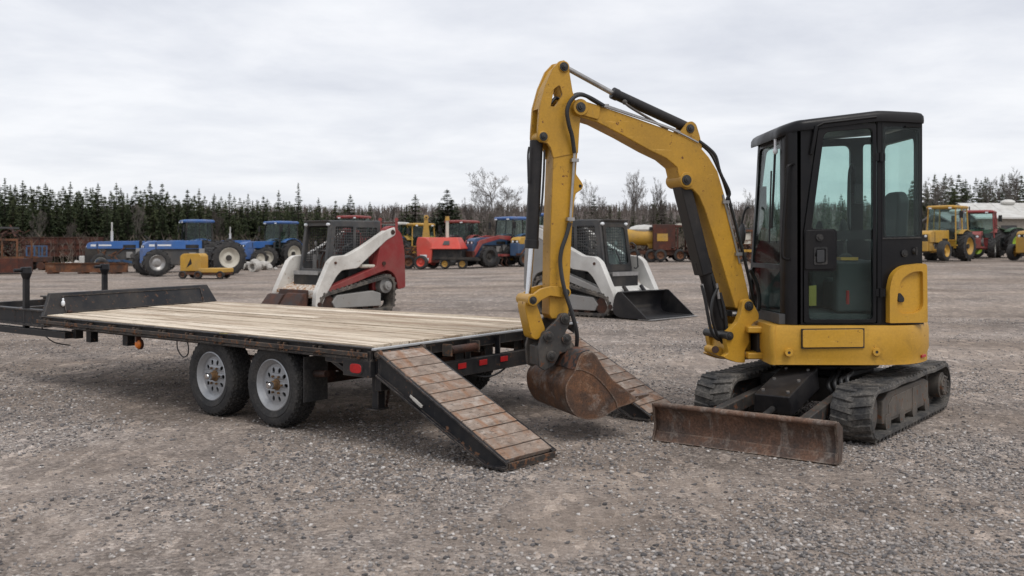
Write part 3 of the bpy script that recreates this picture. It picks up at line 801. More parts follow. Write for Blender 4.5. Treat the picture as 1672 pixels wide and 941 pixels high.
for sg in (1, -1):
    y0, y1 = (.405, .715) if sg > 0 else (-.715, -.405)
    track_belt(ex, UX, stadium(.90, .215, .195, -1.00, .222, .202), y0, y1, .034, .088, .052, M['track'], .014)
    yo = y1 if sg > 0 else y0; ym = (y0+y1)/2
    b = MB(UX); q = lambda x, z, t: Vector((x, t, z))
    b.prism([(-.63, .10), (.66, .10), (.66, .28), (.50, .335), (-.50, .335), (-.63, .30)], q, ym-.105, ym+.105); fr = b.build('track_frame', M['iron'], ex, .012)
    b = MB(UX)
    for x in (-.55, -.18, .18, .55): b.cyl((x, ym-.115, .105), (x, ym+.115, .105), .068, n=16)
    b.cyl((-.1, ym-.04, .36), (-.1, ym+.04, .36), .035, n=12)
    each(b, 'roller', M['iron'], ex)
    b = MB(UX)
    so_ = .012*sg
    b.prism([(-.40, .13), (-.38, .30), (-.13, .30), (-.13, .13)], q, ym+.104*sg, ym+.112*sg); b.prism([(-.10, .13), (-.10, .30), (.42, .29), (.52, .24), (.52, .13)], q, ym+.104*sg, ym+.112*sg)
    b.build('frame_cover', M['iron'], fr, .004)
    b = MB(UX); b.cyl((.90, ym-.09, .215), (.90, ym+.09, .215), .163, n=28); b.cyl((.90, ym-.115, .215), (.90, ym+.115, .215), .06, n=16)
    b.beam((.62, ym, .2), (.90, ym, .215), .05, .08, up=(0, 0, 1)); b.build('idler_wheel', M['iron'], ex, .006)
    b = MB(UX)
    teeth = []
    for i in range(22):
        for da, rr in ((-.045, .152), (-.03, .170), (.03, .170), (.045, .152)): a = 2*math.pi*i/22+da*1.6; teeth.append((-1.00+rr*math.cos(a), .222+rr*math.sin(a)))
    b.prism(teeth, q, ym-.03, ym+.03); b.cyl((-1.00, ym-.08, .222), (-1.00, ym+.125*1, .222), .115, n=24)
    b.cyl((-1.00, ym+.07*sg, .222), (-1.00, ym+.150*sg, .222), .098, .088, n=24)
    for i in range(9): a = 2*math.pi*i/9; b.cyl((-1.00+.075*math.cos(a), ym+.15*sg, .222+.075*math.sin(a)), (-1.00+.075*math.cos(a), ym+.163*sg, .222+.075*math.sin(a)), .011, n=6)
    b.build('drive_sprocket', M['iron'], ex, .004)
b = MB(UX); b.bx(-.48, .46, -.42, .42, .20, .40); b.bx(-.30, .30, -.30, .30, .38, .455); b.cyl((0, 0, .44), (0, 0, .535), .37, n=40); b.cyl((0, 0, .455), (0, 0, .49), .42, n=40)
b.build('carbody', M['dark'], ex, .012)
b = MB(UX)
for s_ in (.30, -.30): b.beam((.30, s_, .30), (1.70, s_*1.18, .16), .075, .10)
b.build('blade_arm', M['iron'], ex, .008)
b = MB(UX); b.hexa([(.62, -.16, .33), (1.18, -.16, .19), (1.18, .16, .19), (.62, .16, .33), (.62, -.14, .505), (1.22, -.14, .335), (1.22, .14, .335), (.62, .14, .505)]); cg = b.build('cylinder_guard', M['black'], ex, .012)
b = MB(UX)
for x, y in ((.70, .09), (.70, -.09), (.92, .1), (.92, -.1), (1.14, .1), (1.14, -.1)): z = lerp(.505, .335, (x-.62)/.6); b.cyl((x, y, z-.004), (x+.003, y, z+.010), .014, n=8)
each(b, 'guard_bolt', M['dull'], cg)
b = MB(UX); b.cyl((.40, 0, .38), (1.12, 0, .245), .045, n=16); b.cyl((1.05, 0, .255), (1.68, 0, .14), .024, n=12); b.build('blade_cylinder', M['dark'], ex)
b = MB(UX)
for k in range(4):
    y = .20+k*.05; b.tube([(.25, .1+k*.04, .46), (.42, y, .44+.02*(k % 2)), (.60, y+.02, .36+.02*k), (.55, y+.06, .28), (.34, y+.05, .26)], .016, 7)
b.tube([(.30, -.1, .46), (.5, -.2, .43), (.62, -.24, .34), (.5, -.3, .25)], .016, 7); each(b, 'hydraulic_hose', M['hose'], ex)
# dozer blade
def ribbon(path, th):
    """closed outline of a sheet following an open path"""
    P = [Vector(p) for p in path]; a = []; c = []
    for i, p in enumerate(P):
        d = (P[min(i+1, len(P)-1)]-P[max(i-1, 0)]).normalized(); nn = Vector((-d.y, d.x)); a.append(tuple(p)); c.append(tuple(p+nn*th))
    return a+c[::-1]
q = lambda x, z, t: Vector((x, t, z))
bl = smooth_path([(1.80, .004), (1.752, .055), (1.738, .12), (1.748, .20), (1.785, .262), (1.80, .278)], 4)
b = MB(UX); b.prism(ribbon(bl, .022), q, -.70, .70); b.cyl((1.792, -.70, .270), (1.792, .70, .270), .018, n=12)
db = b.build('dozer_blade', M['rust_blade'], ex, .003, 1)
b = MB(UX); b.prism([(1.807, .002), (1.768, .052), (1.761, .07), (1.750, .07), (1.757, .045), (1.792, .0)], q, -.702, .702); b.build('cutting_edge', M['rust_blade'], db, .002, 1)
b = MB(UX)
for s_ in (-1, 1): b.prism([(1.815, .004), (1.70, .004), (1.675, .10), (1.69, .24), (1.76, .285), (1.815, .285), (1.79, .19), (1.775, .10)], q, s_*.699-.009, s_*.699+.009)
each(b, 'blade_end_plate', M['rust_blade'], db, bevel=.003, seg=1)
# --- house: yellow skirt
def arc(cx, cy, r, a0, a1, n): return [(cx+r*math.cos(R(lerp(a0, a1, i/n))), cy+r*math.sin(R(lerp(a0, a1, i/n)))) for i in range(n+1)]
hx0 = 2.045; yn, yf = 7.86, 9.28
skirt = rounded([(hx0, yf), (hx0, yn+.03), (hx0+.04, yn)], [.02, .03, .03])+[(2.95, yn)]+arc(C0.x, C0.y, .80, -58, 58, 18)[0:]+[(2.95, yf)]
b = ex.wmb()
rings = [(.0, .535), (.0, .60), (.012, .64), (.012, .80), (.0, .845)]
def inset(poly, d):
    c = Vector((sum(p[0] for p in poly)/len(poly), sum(p[1] for p in poly)/len(poly)))
    return [(p[0]+(p[0]-c.x)/max(1e-6, (Vector(p)-c).length)*d, p[1]+(p[1]-c.y)/max(1e-6, (Vector(p)-c).length)*d) for p in poly]
vs = []; n = len(skirt)
for d, z in rings: vs += [(x, y, z) for x, y in inset(skirt, d-.006)]
fs = [(k*n+i, k*n+(i+1) % n, (k+1)*n+(i+1) % n, (k+1)*n+i) for k in range(len(rings)-1) for i in range(n)]
fs += [tuple(range(n))[::-1], tuple(range((len(rings)-1)*n, len(rings)*n))]
b.add(vs, fs); b.build('lower_body', M['yellow'], ex, .018, 3, 30)
NW = Wall((2.0, yn-.006), (1, 0))
b = ex.wmb(); b.plate(NW, rounded([(1311, 568), (1311, 539), (1410, 538), (1410, 567)], 3), -.012, .03); sp = b.build('service_panel', M['yellow'], ex, .003)
b = ex.wmb(); b.plate(NW, [(1309.4, 569.6), (1309.4, 537.4), (1411.6, 536.4), (1411.6, 568.6)], -.0055, .02); b.build('panel_seam', M['dark'], sp)
b = ex.wmb()
for px, py in ((1288, 576), (1431, 575)): c = NW.at(px, py); b.lathe([(.012, -.012), (.03, -.012), (.034, .0), (.03, .02), (.012, .02)], c, (0, 1, 0), 20)
each(b, 'lifting_eye', M['yellow'], ex)
b = ex.wmb()
for px, py in ((1288, 576), (1431, 575)): c = NW.at(px, py); b.cyl(c+Vector((0, -.008, 0)), c+Vector((0, .02, 0)), .014, n=12)
each(b, 'eye_hole', M['dark'], ex)
b = ex.wmb(); c = C0+Vector((.80*math.cos(R(-40)), .80*math.sin(R(-40)), .585)); t_ = Vector((math.sin(R(40)), math.cos(R(40)), 0)); b.beam(c-t_*.05, c+t_*.05, .012, .022); b.build('rear_marker', M['lens'], ex, .003)
# front mounts of the swing bracket
b = ex.wmb()
b.bx(1.93, 2.09, 8.14, 8.70, .762, .815); b.bx(1.93, 2.09, 8.14, 8.70, .548, .60); b.bx(2.05, 2.10, 8.10, 8.18, .55, .81); b.bx(2.05, 2.10, 8.64, 8.74, .55, .81)
b.cyl((1.96, 8.42, .52), (1.96, 8.42, .85), .06, n=20); b.build('swing_mount', M['yellow'], ex, .012)
b = ex.wmb(); b.bx(2.02, 2.20, 8.2, 8.62, .60, .765); b.build('mount_recess', M['dark'], ex)
# rear engine covers
rear = [(2.97, 8.10), (2.98, 8.0), (3.10, 8.01)]+arc(C0.x, C0.y, .765, -42, 62, 16)+[(2.45, 9.25), (2.45, 8.95), (3.31, 8.95), (3.31, 8.10)]
b = ex.wmb(); b.prism(rear, plan, .848, 1.30); b.build('engine_hood', M['yellow'], ex, .04, 3)
b = ex.wmb(); b.prism([(2.2, 8.96), (2.2, 9.24), (2.46, 9.24), (2.46, 8.96)], plan, .848, 1.22); b.build('tank_cover', M['yellow'], ex, .04, 3)
RW_ = Wall((2.955, 7.915), (.40, .10))
ob = rounded([(1453, 528), (1453, 470), (1459, 447), (1476, 434), (1514, 430), (1515, 527)], [2, 20, 16, 22, 7, 3], 6)
ib = rounded([(1464, 514), (1466, 478), (1473, 455), (1490, 444), (1507, 443), (1508, 512)], [22, 18, 14, 12, 4, 22], 6)
b = ex.wmb(); b.plate(RW_, ob, -.035, .10, [ib], -.035); ep = b.build('engine_side_cover', M['yellow'], ex, .010, 3)
b = ex.wmb(); b.plate(RW_, ib, -.004, .09, (), -.035); b.build('recessed_panel', M['yellow'], ep)
b = ex.wmb(); b.plate(RW_, rounded([(1467, 493), (1466, 482), (1470, 478), (1477, 487), (1476, 494)], 3), -.022, .0, (), -.02); b.build('cover_latch', M['rubber'], ep, .003)
# --- cab
NP = Wall((2.0, 7.93), (1, 0)); ZT = 2.43
door_o = rounded([(1313, 527), (1313, 379), (1337, 207), (1431, 201), (1431, 527)], [4, 4, 8, 6, 4])
door_o2 = [(1311.5, 528.5), (1311.5, 379), (1336, 205.5), (1432.5, 199.5), (1432.5, 528.5)]
b = ex.wmb(); b.plate(NP, [(1301, 531), (1301, 213), (1318, 205), (1440, 192), (1440, 531)], 0, .045, [door_o2]); b.build('cab_side', M['cab'], ex, .004)
gl_o = rounded([(1321, 522), (1319, 443), (1366, 443), (1367, 374), (1325, 374), (1346, 216), (1425, 209), (1426, 522)], [7, 5, 8, 8, 6, 10, 9, 8])
b = ex.wmb(); b.plate(NP, door_o, -.016, .03, [gl_o], -.016); dr = b.build('door', M['cab'], ex, .006)
b = ex.wmb(); b.plate(NP, [(1319, 524), (1316, 380), (1341, 212), (1427, 206), (1428, 524)], .006, .010); b.build('door_glass', M['glass'], dr)
b = ex.wmb(); b.plate(NP, rounded([(1314.5, 441), (1315, 376), (1363, 375), (1365, 440)], [4, 6, 7, 8]), -.030, -.012, (), -.03); lp = b.build('latch_plate', M['cab'], dr, .005)
b = ex.wmb(); b.plate(NP, rounded([(1329, 433), (1329, 404), (1351, 403), (1351, 432)], 3), -.036, -.02, [rounded([(1332, 430), (1332, 407), (1348, 406), (1348, 429)], 2)], -.03); c = NP.at(1338, 388, -.03); b.cyl(c, c+Vector((0, -.014, 0)), .028, n=20); b.cyl(c, c+Vector((0, -.022, 0)), .012, n=12); b.build('door_latch', M['rubber'], lp, .002)
b = ex.wmb(); b.plate(NP, rounded([(1334, 429), (1334, 409), (1346, 408), (1346, 428)], 2), -.044, -.03, (), -.04); b.build('door_handle', M['seat'], lp, .003)
b = ex.wmb(); b.plate(NP, [(1366, 392), (1366, 377), (1427, 375), (1427, 391)], .012, .03); b.build('door_cross_bar', M['cab'], dr)
b = ex.wmb()
for y_ in (257, 478): c = NP.at(1437, y_); b.cyl(c+Vector((0, -.022, -.035)), c+Vector((0, -.022, .035)), .014, n=10); b.bx(c.x-.045, c.x+.035, c.y-.02, c.y, c.z-.03, c.z+.03)
each(b, 'door_hinge', M['cab'], ex)
RQ = Wall((2.95, 7.93), (.36, .12))
b = ex.wmb(); b.plate(RQ, rounded([(1440, 531), (1440, 192), (1506, 195), (1506, 531)], [0, 0, 6, 3]), 0, .045, [rounded([(1446, 386), (1445, 211), (1500, 211), (1501, 385)], [5, 9, 9, 8])]); b.build('rear_quarter_panel', M['cab'], ex, .005)
b = ex.wmb(); b.plate(RQ, rounded([(1443, 388), (1442, 207), (1503, 207), (1504, 387)], 6), -.004, .002); b.build('quarter_glass', M['glass'], ex)
b = ex.wmb()
b.plate(RQ, [(1441, 391), (1441, 388.5), (1505, 387), (1505, 389.5)], -.008, 0)
c = RQ.at(1476, 414); nq = Vector((RQ.n.x, RQ.n.y, 0)); b.cyl(c, c-nq*.012, .030, n=20); b.cyl(c, c-nq*.018, .016, n=12)
c = RQ.at(1493, 410); b.cyl(c, c-nq*.02, .024, .018, n=14); b.beam(c-nq*.02-Z3*.035, c-nq*.02+Z3*.03, .012, .018, up=nq); b.build('side_locks', M['rubber'], ex, .002)
# rounded front corner
cv = [(2.178, 8.06), (2.182, 8.01), (2.195, 7.965), (2.225, 7.937), (2.262, 7.93), (2.30, 7.93)]
inn = [(2.30, 7.972), (2.25, 7.975), (2.225, 8.0), (2.215, 8.06)]
b = ex.wmb(); b.prism(cv+inn, plan, .848, 2.40); b.build('front_pillar', M['cab'], ex, ang=50)
FW = Wall((2.178, 8.05), (-.075, .85)); fl = lambda s, z, t: FW.w(s, z, -t)
uw = rounded([(.035, 1.325), (.80, 1.325), (.80, 2.33), (.05, 2.315)], [.03, .03, .06, .06]); lw = rounded([(.03, .93), (.80, .93), (.80, 1.285), (.03, 1.285)], .03)
FWm = (lambda s, z, t: FW.w(s, z, 0)+Vector((1, .09, 0))*t+Vector((.10*(z-.85)/1.5*s/.85, 0, 0)))
b = ex.wmb(); b.prism([(-.01, .845), (.853, .845), (.853, 2.40), (-.01, 2.38)], FWm, 0, .04, [uw, lw]); b.build('cab_front', M['cab'], ex, .004)
b = ex.wmb(); b.prism([(.02, .92), (.82, .92), (.82, 1.295), (.02, 1.295)], FWm, .012, .016); b.prism([(.02, 1.315), (.82, 1.315), (.82, 2.345), (.02, 2.33)], FWm, .012, .016); b.build('windscreen', M['glass'], ex)
b = ex.wmb(); wp = lambda s, z: FWm(s, z, -.022); b.tube([wp(.12, 2.26), wp(.16, 1.95), wp(.20, 1.62)], .010, 6, 1); b.tube([wp(.24, 2.1), wp(.25, 1.85), wp(.26, 1.5)], .007, 6, 1); b.build('wiper', M['hose'], ex)
b = ex.wmb(); b.cyl(FWm(.08, 2.35, -.03), FWm(.08, 2.27, -.03), .012, n=8); b.dome(FWm(.08, 2.25, -.03), (.022, .022, .028)); b.build('washer_nozzle', M['lamp'], ex)
FS = lambda x, z, t: Vector((x, 8.905-t, z))
b = ex.wmb(); b.prism([(2.12, .845), (3.31, .845), (3.31, 2.45), (2.20, 2.39)], FS, 0, .045, [rounded([(2.17, 1.52), (3.015, 1.52), (3.015, 2.37), (2.27, 2.335)], .06), rounded([(3.125, 1.52), (3.235, 1.52), (3.235, 2.38), (3.125, 2.38)], .04)]); b.build('cab_far_side', M['cab'], ex, .004)
b = ex.wmb(); b.prism([(2.16, 1.50), (3.25, 1.50), (3.25, 2.40), (2.24, 2.36)], FS, .018, .022); b.build('far_side_glass', M['glass'], ex)
RS = lambda y, z, t: Vector((3.312-t, y, z))
b = ex.wmb(); b.prism([(8.05, 1.28), (8.905, 1.28), (8.905, 2.45), (8.05, 2.45)], RS, 0, .045, [rounded([(8.10, 1.44), (8.84, 1.44), (8.84, 2.36), (8.10, 2.36)], .07)]); b.build('cab_rear', M['cab'], ex, .004)
b = ex.wmb(); b.prism([(8.08, 1.42), (8.86, 1.42), (8.86, 2.38), (8.08, 2.38)], RS, .018, .022); b.build('rear_glass', M['glass'], ex)
# roof
ro = rounded([(2.14, 8.03), (2.25, 7.905), (2.95, 7.90), (3.335, 8.03), (3.345, 8.93), (2.13, 8.93)], [.05, .09, .12, .05, .07, .07], 5)
rc = Vector((2.75, 8.42)); n = len(ro)
zb = lambda x: lerp(2.335, 2.395, sstep((x-2.06)/.26)) if x < 2.32 else lerp(2.395, 2.468, min(1, (x-2.32)/.6))
vs = []
for k, dz in ((.93, .0), (1.0, .0), (1.004, .02), (1.0, .055), (.975, .078), (.93, .088), (.6, .098)):
    for x, y in ro: X, Y = rc.x+(x-rc.x)*k, rc.y+(y-rc.y)*k; vs.append((X, Y, zb(X)+dz))
b = ex.wmb(); fs = [(k*n+i, k*n+(i+1) % n, (k+1)*n+(i+1) % n, (k+1)*n+i) for k in range(6) for i in range(n)]+[tuple(range(n))[::-1], tuple(range(6*n, 7*n))]
b.add(vs, fs); b.build('roof', M['cab'], ex, ang=60)
b = ex.wmb(); b.tube([NP.at(1325, 252, -.02), NP.at(1328, 236, -.026), NP.at(1333, 206, -.03)], .017, 8, 1); b.tube([NP.at(1333, 207, -.03), NP.at(1345, 201, -.03), NP.at(1431, 191, -.03)], .011, 8, 1); b.build('drip_rail', M['cab'], ex)
b = ex.wmb(); hp = Wall((2.0, 7.90), (1, 0)); b.tube([hp.at(1296, 268, .03), hp.at(1289, 270, -.01), hp.at(1285, 280, -.02), hp.at(1280, 350, -.02), hp.at(1277, 412, -.02), hp.at(1280, 422, -.01), hp.at(1288, 424, .03)], .0115, 8, 4); b.build('grab_handle', M['cab'], ex)
b = ex.wmb(); mq = Wall((2.06, 8.92), (1, 0)); b.tube([mq.at(1223, 338), mq.at(1216, 345, .02), mq.at(1210, 372, .05), mq.at(1211, 392, .04)], .011, 7); b.dome(mq.at(1212, 382, .05), (.03, .06, .10)); b.build('side_mirror', M['seat'], ex)
b = ex.wmb(); b.cyl(RQ.at(1478, 207, -.01), RQ.at(1503, 207, -.01), .008, n=6); b.build('gutter_bar', M['cab'], ex)
# cab inside
b = ex.wmb(); b.bx(2.14, 3.30, 7.98, 8.88, .85, .93); b.build('cab_floor', M['interior'], ex)
b = ex.wmb(); b.bx(2.70, 3.26, 8.14, 8.68, .93, 1.20); st = b.build('seat_base', M['seat'], ex, .04)
b = ex.wmb(); b.prism(rounded([(8.17, 1.20), (8.65, 1.20), (8.60, 1.86), (8.52, 1.93), (8.30, 1.93), (8.22, 1.86)], .05), lambda y, z, t: Vector((3.13+t+(z-1.2)*.09, y, z)), 0, .10); b.build('seat_back', M['seat'], ex, .03, 3)
b = ex.wmb()
for y in (8.05, 8.70): b.bx(2.62, 3.10, y, y+.11, .93, 1.36)
b.bx(2.20, 2.42, 8.55, 8.85, .93, 1.30); each(b, 'side_console', M['interior'], ex, bevel=.03)
b = ex.wmb()
for y in (8.11, 8.75): b.cyl((2.72, y, 1.34), (2.71, y, 1.52), .018, .014, n=8); b.dome((2.70, y, 1.60), (.035, .032, .10)); b.dome((2.72, y, 1.37), (.06, .05, .05))
for y in (8.30, 8.42): b.cyl((2.36, y, .9), (2.32, y, 1.52), .010, n=6); b.dome((2.32, y, 1.54), (.02, .02, .03))
b.build('joystick', M['rubber'], ex)
b = ex.wmb(); b.bx(2.66, 2.80, 8.05, 8.16, 1.36, 1.385); b.build('armrest_trim', M['yellow'], ex)
b = ex.wmb(); b.bx(3.04, 3.10, 8.80, 8.87, 1.85, 2.02); b.bx(2.20, 2.25, 8.80, 8.87, 1.8, 2.0); b.tube([(3.02, 8.84, 2.2), (2.98, 8.80, 2.1), (2.97, 8.79, 1.7), (3.0, 8.84, 1.62)], .012, 6); b.build('interior_fittings', M['seat'], ex)
b = ex.wmb(); c = NP.at(1384, 497, .05); b.cyl(c, c+Z3*.11, .014, n=8); b.build('fuse_handle', M['redmark'], ex)
b = ex.wmb(); b.plate(NP, [(1321, 500), (1321, 467), (1333, 466), (1333, 499)], .014, .016); b.build('warning_label', M['decal'], dr)
# --- boom, stick and bucket, swung a little towards the camera
BP = Wall((1.955, 8.42), (-.94, -.342)); lat = Vector((BP.n.x, BP.n.y, 0))
HW = .10
boom = [(937, 184), (935.5, 174), (940, 165), (949, 161.5), (958, 166), (978, 172), (1030, 190), (1083, 209), (1113, 221), (1141, 237), (1158, 257), (1172, 280), (1183, 318), (1203, 397), (1222, 477), (1225, 497), (1214, 509), (1201, 503), (1194, 480), (1172, 408), (1150, 340), (1141, 320), (1131, 309), (1122, 310), (1113, 304), (1109, 290), (1105, 273), (1088, 259), (1061, 246), (1018, 222), (975, 200), (949, 192), (942, 189)]
b = ex.wmb(); b.plate(BP, boom, -HW, HW, (), -HW); bo = b.build('boom', M['yellow_arm'], ex, .010, 3, 25)
def pin(px, py, r, t0, t1, mat='pin', par=None, name='pivot_pin', head=.6):
    b = ex.wmb(); s, z = BP.pix(px, py, t0)
    a, c = BP.w(s, z, t0), BP.w(s, z, t1); b.cyl(a, c, r, n=24); e = lat*.012
    b.cyl(a-e, c+e, r*head, n=20); b.cyl(a-e*1.7, a, r*head*.55, n=12)
    return b.build(name, M[mat], par or bo, .003)
def boss(px, py, r, t0, t1, mat, par):
    b = ex.wmb(); s, z = BP.pix(px, py, t0); b.cyl(BP.w(s, z, t0), BP.w(s, z, t1), r, n=28); return b.build('pivot_boss', M[mat], par, .006)
boss(949, 175, .065, -.135, .135, 'yellow_arm', bo); pin(949, 175, .040, -.142, .142)
boss(1122, 294, .062, -.125, .125, 'yellow_arm', bo); pin(1122, 294, .042, -.135, .135)
b = ex.wmb(); b.plate(BP, rounded([(978, 196), (957, 190), (940, 186), (940, 168), (955, 166), (981, 174)], 4), -.118, .118, (), -.118); b.build('boom_end_plate', M['yellow_arm'], bo, .006)
b = ex.wmb(); lug = rounded([(1108, 220), (1120, 204), (1124, 199), (1131, 198), (1137, 203), (1143, 222), (1147, 243), (1128, 240)], [2, 4, 6, 6, 6, 4, 2, 2])
for t0 in (-.075, .05): b.plate(BP, lug, t0, t0+.025, (), -.075)
each(b, 'cylinder_lug', M['yellow_arm'], bo, bevel=.004); pin(1128, 210, .036, -.085, .085)
b = ex.wmb(); b.cyl(BP.at(921, 109), BP.at(1003, 154), .021, n=16); b.build('stick_cylinder_rod', M['dull'], ex)
b = ex.wmb(); a, c = BP.at(1000, 152), BP.at(1120, 207.5); b.cyl(a, c, .043, n=24); d_ = (c-a).normalized(); b.cyl(a-d_*.004, a+d_*.05, .048, n=24)
sc_ = b.build('stick_cylinder', M['black'], ex, .004)
b = ex.wmb(); b.tube([BP.at(1020, 168, -.06), BP.at(1030, 176, -.075), BP.at(1060, 194, -.07), BP.at(1090, 212, -.06)], .011, 6); b.dome(BP.at(1020, 167, -.055), (.022, .022, .022)); b.build('cylinder_pipe', M['iron'], sc_)
# boom lift cylinder with its guard
b = ex.wmb(); a, c = BP.at(1111, 296), BP.at(1149, 448); b.beam(a, c, .15, .10, up=lat.cross((c-a).normalized())); gd = b.build('rod_guard', M['black'], ex, .01)
b = ex.wmb(); b.cyl(BP.at(1146, 425), BP.at(1187, 562), .060, n=24); b.cyl(BP.at(1146, 425), BP.at(1150, 440), .068, n=24); b.build('boom_cylinder', M['black'], ex, .004)
b = ex.wmb(); b.cyl(BP.at(1121, 300), BP.at(1152, 420), .026, n=12); b.build('boom_cylinder_rod', M['chrome'], ex)
b = ex.wmb()
b.tube([BP.at(1146, 466, -.09), BP.at(1152, 492, -.10), BP.at(1157, 520, -.10), BP.at(1163, 545, -.09), BP.at(1173, 555, -.06)], .014, 7)
b.tube([BP.at(1172, 470, -.09), BP.at(1164, 490, -.10), BP.at(1162, 515, -.10), BP.at(1170, 545, -.08), BP.at(1180, 560, -.05)], .013, 7)
b.tube([BP.at(1176, 478, -.08), BP.at(1184, 510, -.09), BP.at(1187, 540, -.08), BP.at(1190, 562, -.05)], .013, 7)
b.tube([BP.at(1160, 440, -.05), BP.at(1168, 470, -.07), BP.at(1180, 520, -.07)], .012, 7); each(b, 'lift_hose', M['hose'], ex)
b = ex.wmb(); b.cyl(BP.at(1146, 464, -.09), BP.at(1150, 482, -.095), .013, n=8); b.cyl(BP.at(1170, 463, -.09), BP.at(1174, 488, -.09), .012, n=8); each(b, 'hose_fitting', M['dull'], ex)
# swing bracket
br = [(1213, 492), (1218, 489), (1224, 488), (1229, 494), (1239, 512), (1239, 522), (1229, 528), (1222, 541), (1224, 559), (1216, 573), (1217, 593), (1203, 592), (1188, 587), (1181, 583), (1190, 577), (1186, 560), (1185, 546), (1191, 540), (1204, 527), (1210, 511)]
b = ex.wmb()
for t0, t1 in ((-.165, -.108), (.108, .165)): b.plate(BP, rounded(br, 3, 3), t0, t1, (), -.165)
b.plate(BP, [(1203, 530), (1222, 541), (1224, 559), (1216, 573), (1217, 592), (1190, 586), (1192, 545)], -.11, .11, (), -.165)
b.plate(BP, rounded([(1166, 577), (1166, 569), (1172, 565), (1192, 574), (1214, 580), (1214, 592), (1188, 587)], 4), -.06, .06, (), -.1)
sb = b.build('swing_bracket', M['yellow'], ex, .010, 3)
pin(1224, 500, .040, -.18, .18, par=sb); pin(1192, 549, .036, -.185, .185, par=sb)
b = ex.wmb(); b.cyl(BP.at(1168, 571, -.08), BP.at(1168, 571, .08), .03, n=16); b.build('swing_stop', M['rust_dark'], sb)
b = ex.wmb(); b.plate(BP, [(1196, 508), (1211, 508), (1209, 517), (1196, 517)], -.09, .09, (), -.1); pl_ = b.build('boom_foot_stop', M['dark'], ex)
b = ex.wmb()
for k in range(6): x = 1196.5+k*2.2; b.plate(BP, [(x, 509.5+k % 2), (x+1.5, 509.5), (x+1.3, 513), (x+.2, 513.5)], -.094, -.088, (), -.094)
each(b, 'stencil_mark', M['whitedecal'], pl_)
# hoses and pipes along the boom
b = ex.wmb()
b.tube([BP.at(938, 250, -.115), BP.at(934, 222, -.13), BP.at(929, 204, -.14), BP.at(926, 180, -.15), BP.at(934, 162, -.15), BP.at(948, 155, -.14), BP.at(964, 160, -.125), BP.at(986, 173, -.118)], .016, 8)
b.tube([BP.at(930, 190, .02), BP.at(934, 160, .03), BP.at(950, 154, .02), BP.at(968, 164, .0), BP.at(985, 174, -.03)], .016, 8)
b.tube([BP.at(898, 170, -.03), BP.at(908, 160, -.02), BP.at(915, 168, -.0), BP.at(905, 178, 0)], .013, 7)
b.tube([BP.at(1141, 230, -.07), BP.at(1158, 243, -.085), BP.at(1169, 256, -.09), BP.at(1176, 282, -.09), BP.at(1191, 314, -.085), BP.at(1187, 326, -.07), BP.at(1186, 345, -.06)], .013, 7)
b.tube([BP.at(1138, 231, .0), BP.at(1160, 250, .0), BP.at(1174, 278, -.03), BP.at(1186, 310, -.05), BP.at(1203, 375, -.06), BP.at(1222, 450, -.05), BP.at(1232, 500, .0)], .014, 7)
b.tube([BP.at(1225, 440, .02), BP.at(1236, 465, .03), BP.at(1240, 490, .04), BP.at(1238, 508, .05)], .018, 7)
each(b, 'boom_hose', M['hose'], ex)
b = ex.wmb()
b.tube([BP.at(985, 173, -.105), BP.at(1030, 188, -.105), BP.at(1083, 206, -.105), BP.at(1113, 219, -.105), BP.at(1140, 233, -.1)], .009, 7, 3); b.tube([BP.at(985, 171, -.07), BP.at(1083, 205, -.07), BP.at(1113, 217, -.06), BP.at(1142, 231, -.05)], .009, 7, 3)
b.tube([BP.at(1180, 318, -.105), BP.at(1198, 388, -.107), BP.at(1208, 430, -.107)], .008, 6, 2); b.tube([BP.at(938, 250, -.112), BP.at(935, 300, -.112), BP.at(931, 362, -.112)], .011, 8, 2)
for x, y, t in ((987, 173, -.105), (938, 262, -.108), (931, 358, -.11), (1184, 330, -.105), (1205, 415, -.106)): c = BP.at(x, y, t); b.beam(c-Vector((BP.d.x, BP.d.y, 0))*.03, c+Vector((BP.d.x, BP.d.y, 0))*.03, .04, .026)
each(b, 'steel_pipe', M['dull'], ex)
b = ex.wmb(); b.tube([BP.at(930, 364, -.112), BP.at(925, 384, -.12), BP.at(917, 408, -.13), BP.at(915, 432, -.135), BP.at(921, 470, -.16), BP.at(934, 512, -.18), BP.at(942, 545, -.17), BP.at(941, 570, -.12)], .016, 8); b.build('bucket_hose', M['hose'], ex)
# stick
plate_ = [(914, 100), (921, 98.5), (928, 104), (930.5, 121), (935, 149), (940, 166), (948, 180), (948, 192), (946, 213), (944, 250), (904, 258), (899, 241), (894, 234), (883, 232), (878, 224), (878.7, 207), (881, 174), (890, 141), (902, 113)]
hole_ = rounded([(905, 145), (914, 139), (919, 155), (907, 174), (899, 174)], 3)
box_ = [(946, 208), (941, 284), (950, 297), (953, 303), (950, 310), (941, 316), (938, 330), (934, 380), (928.5, 512), (922, 521), (901, 521), (897, 514), (899, 380), (904, 250), (908, 214)]
b = ex.wmb(); b.plate(BP, box_, -.082, .082, (), -.082); stk = b.build('stick', M['yellow_arm'], ex, .008, 2, 25)
b = ex.wmb()
for t0, t1 in ((-.088, -.058), (.058, .088)): b.plate(BP, plate_, t0, t1, [hole_], -.088)
each(b, 'stick_head_plate', M['yellow_arm'], stk, bevel=.005)
b = ex.wmb(); b.plate(BP, [(935, 152), (940, 168), (945, 185), (944, 215), (908, 222), (920, 180)], -.06, .06, (), -.06); b.plate(BP, [(915, 103), (921, 102), (900, 122), (888, 150), (882, 178), (879, 178), (888, 144), (902, 115)], -.06, .06, (), -.06); b.build('stick_web', M['yellow_arm'], stk)
boss(921.5, 109, .045, -.098, .098, 'yellow_arm', stk); pin(921.5, 109, .036, -.105, .105, par=stk)
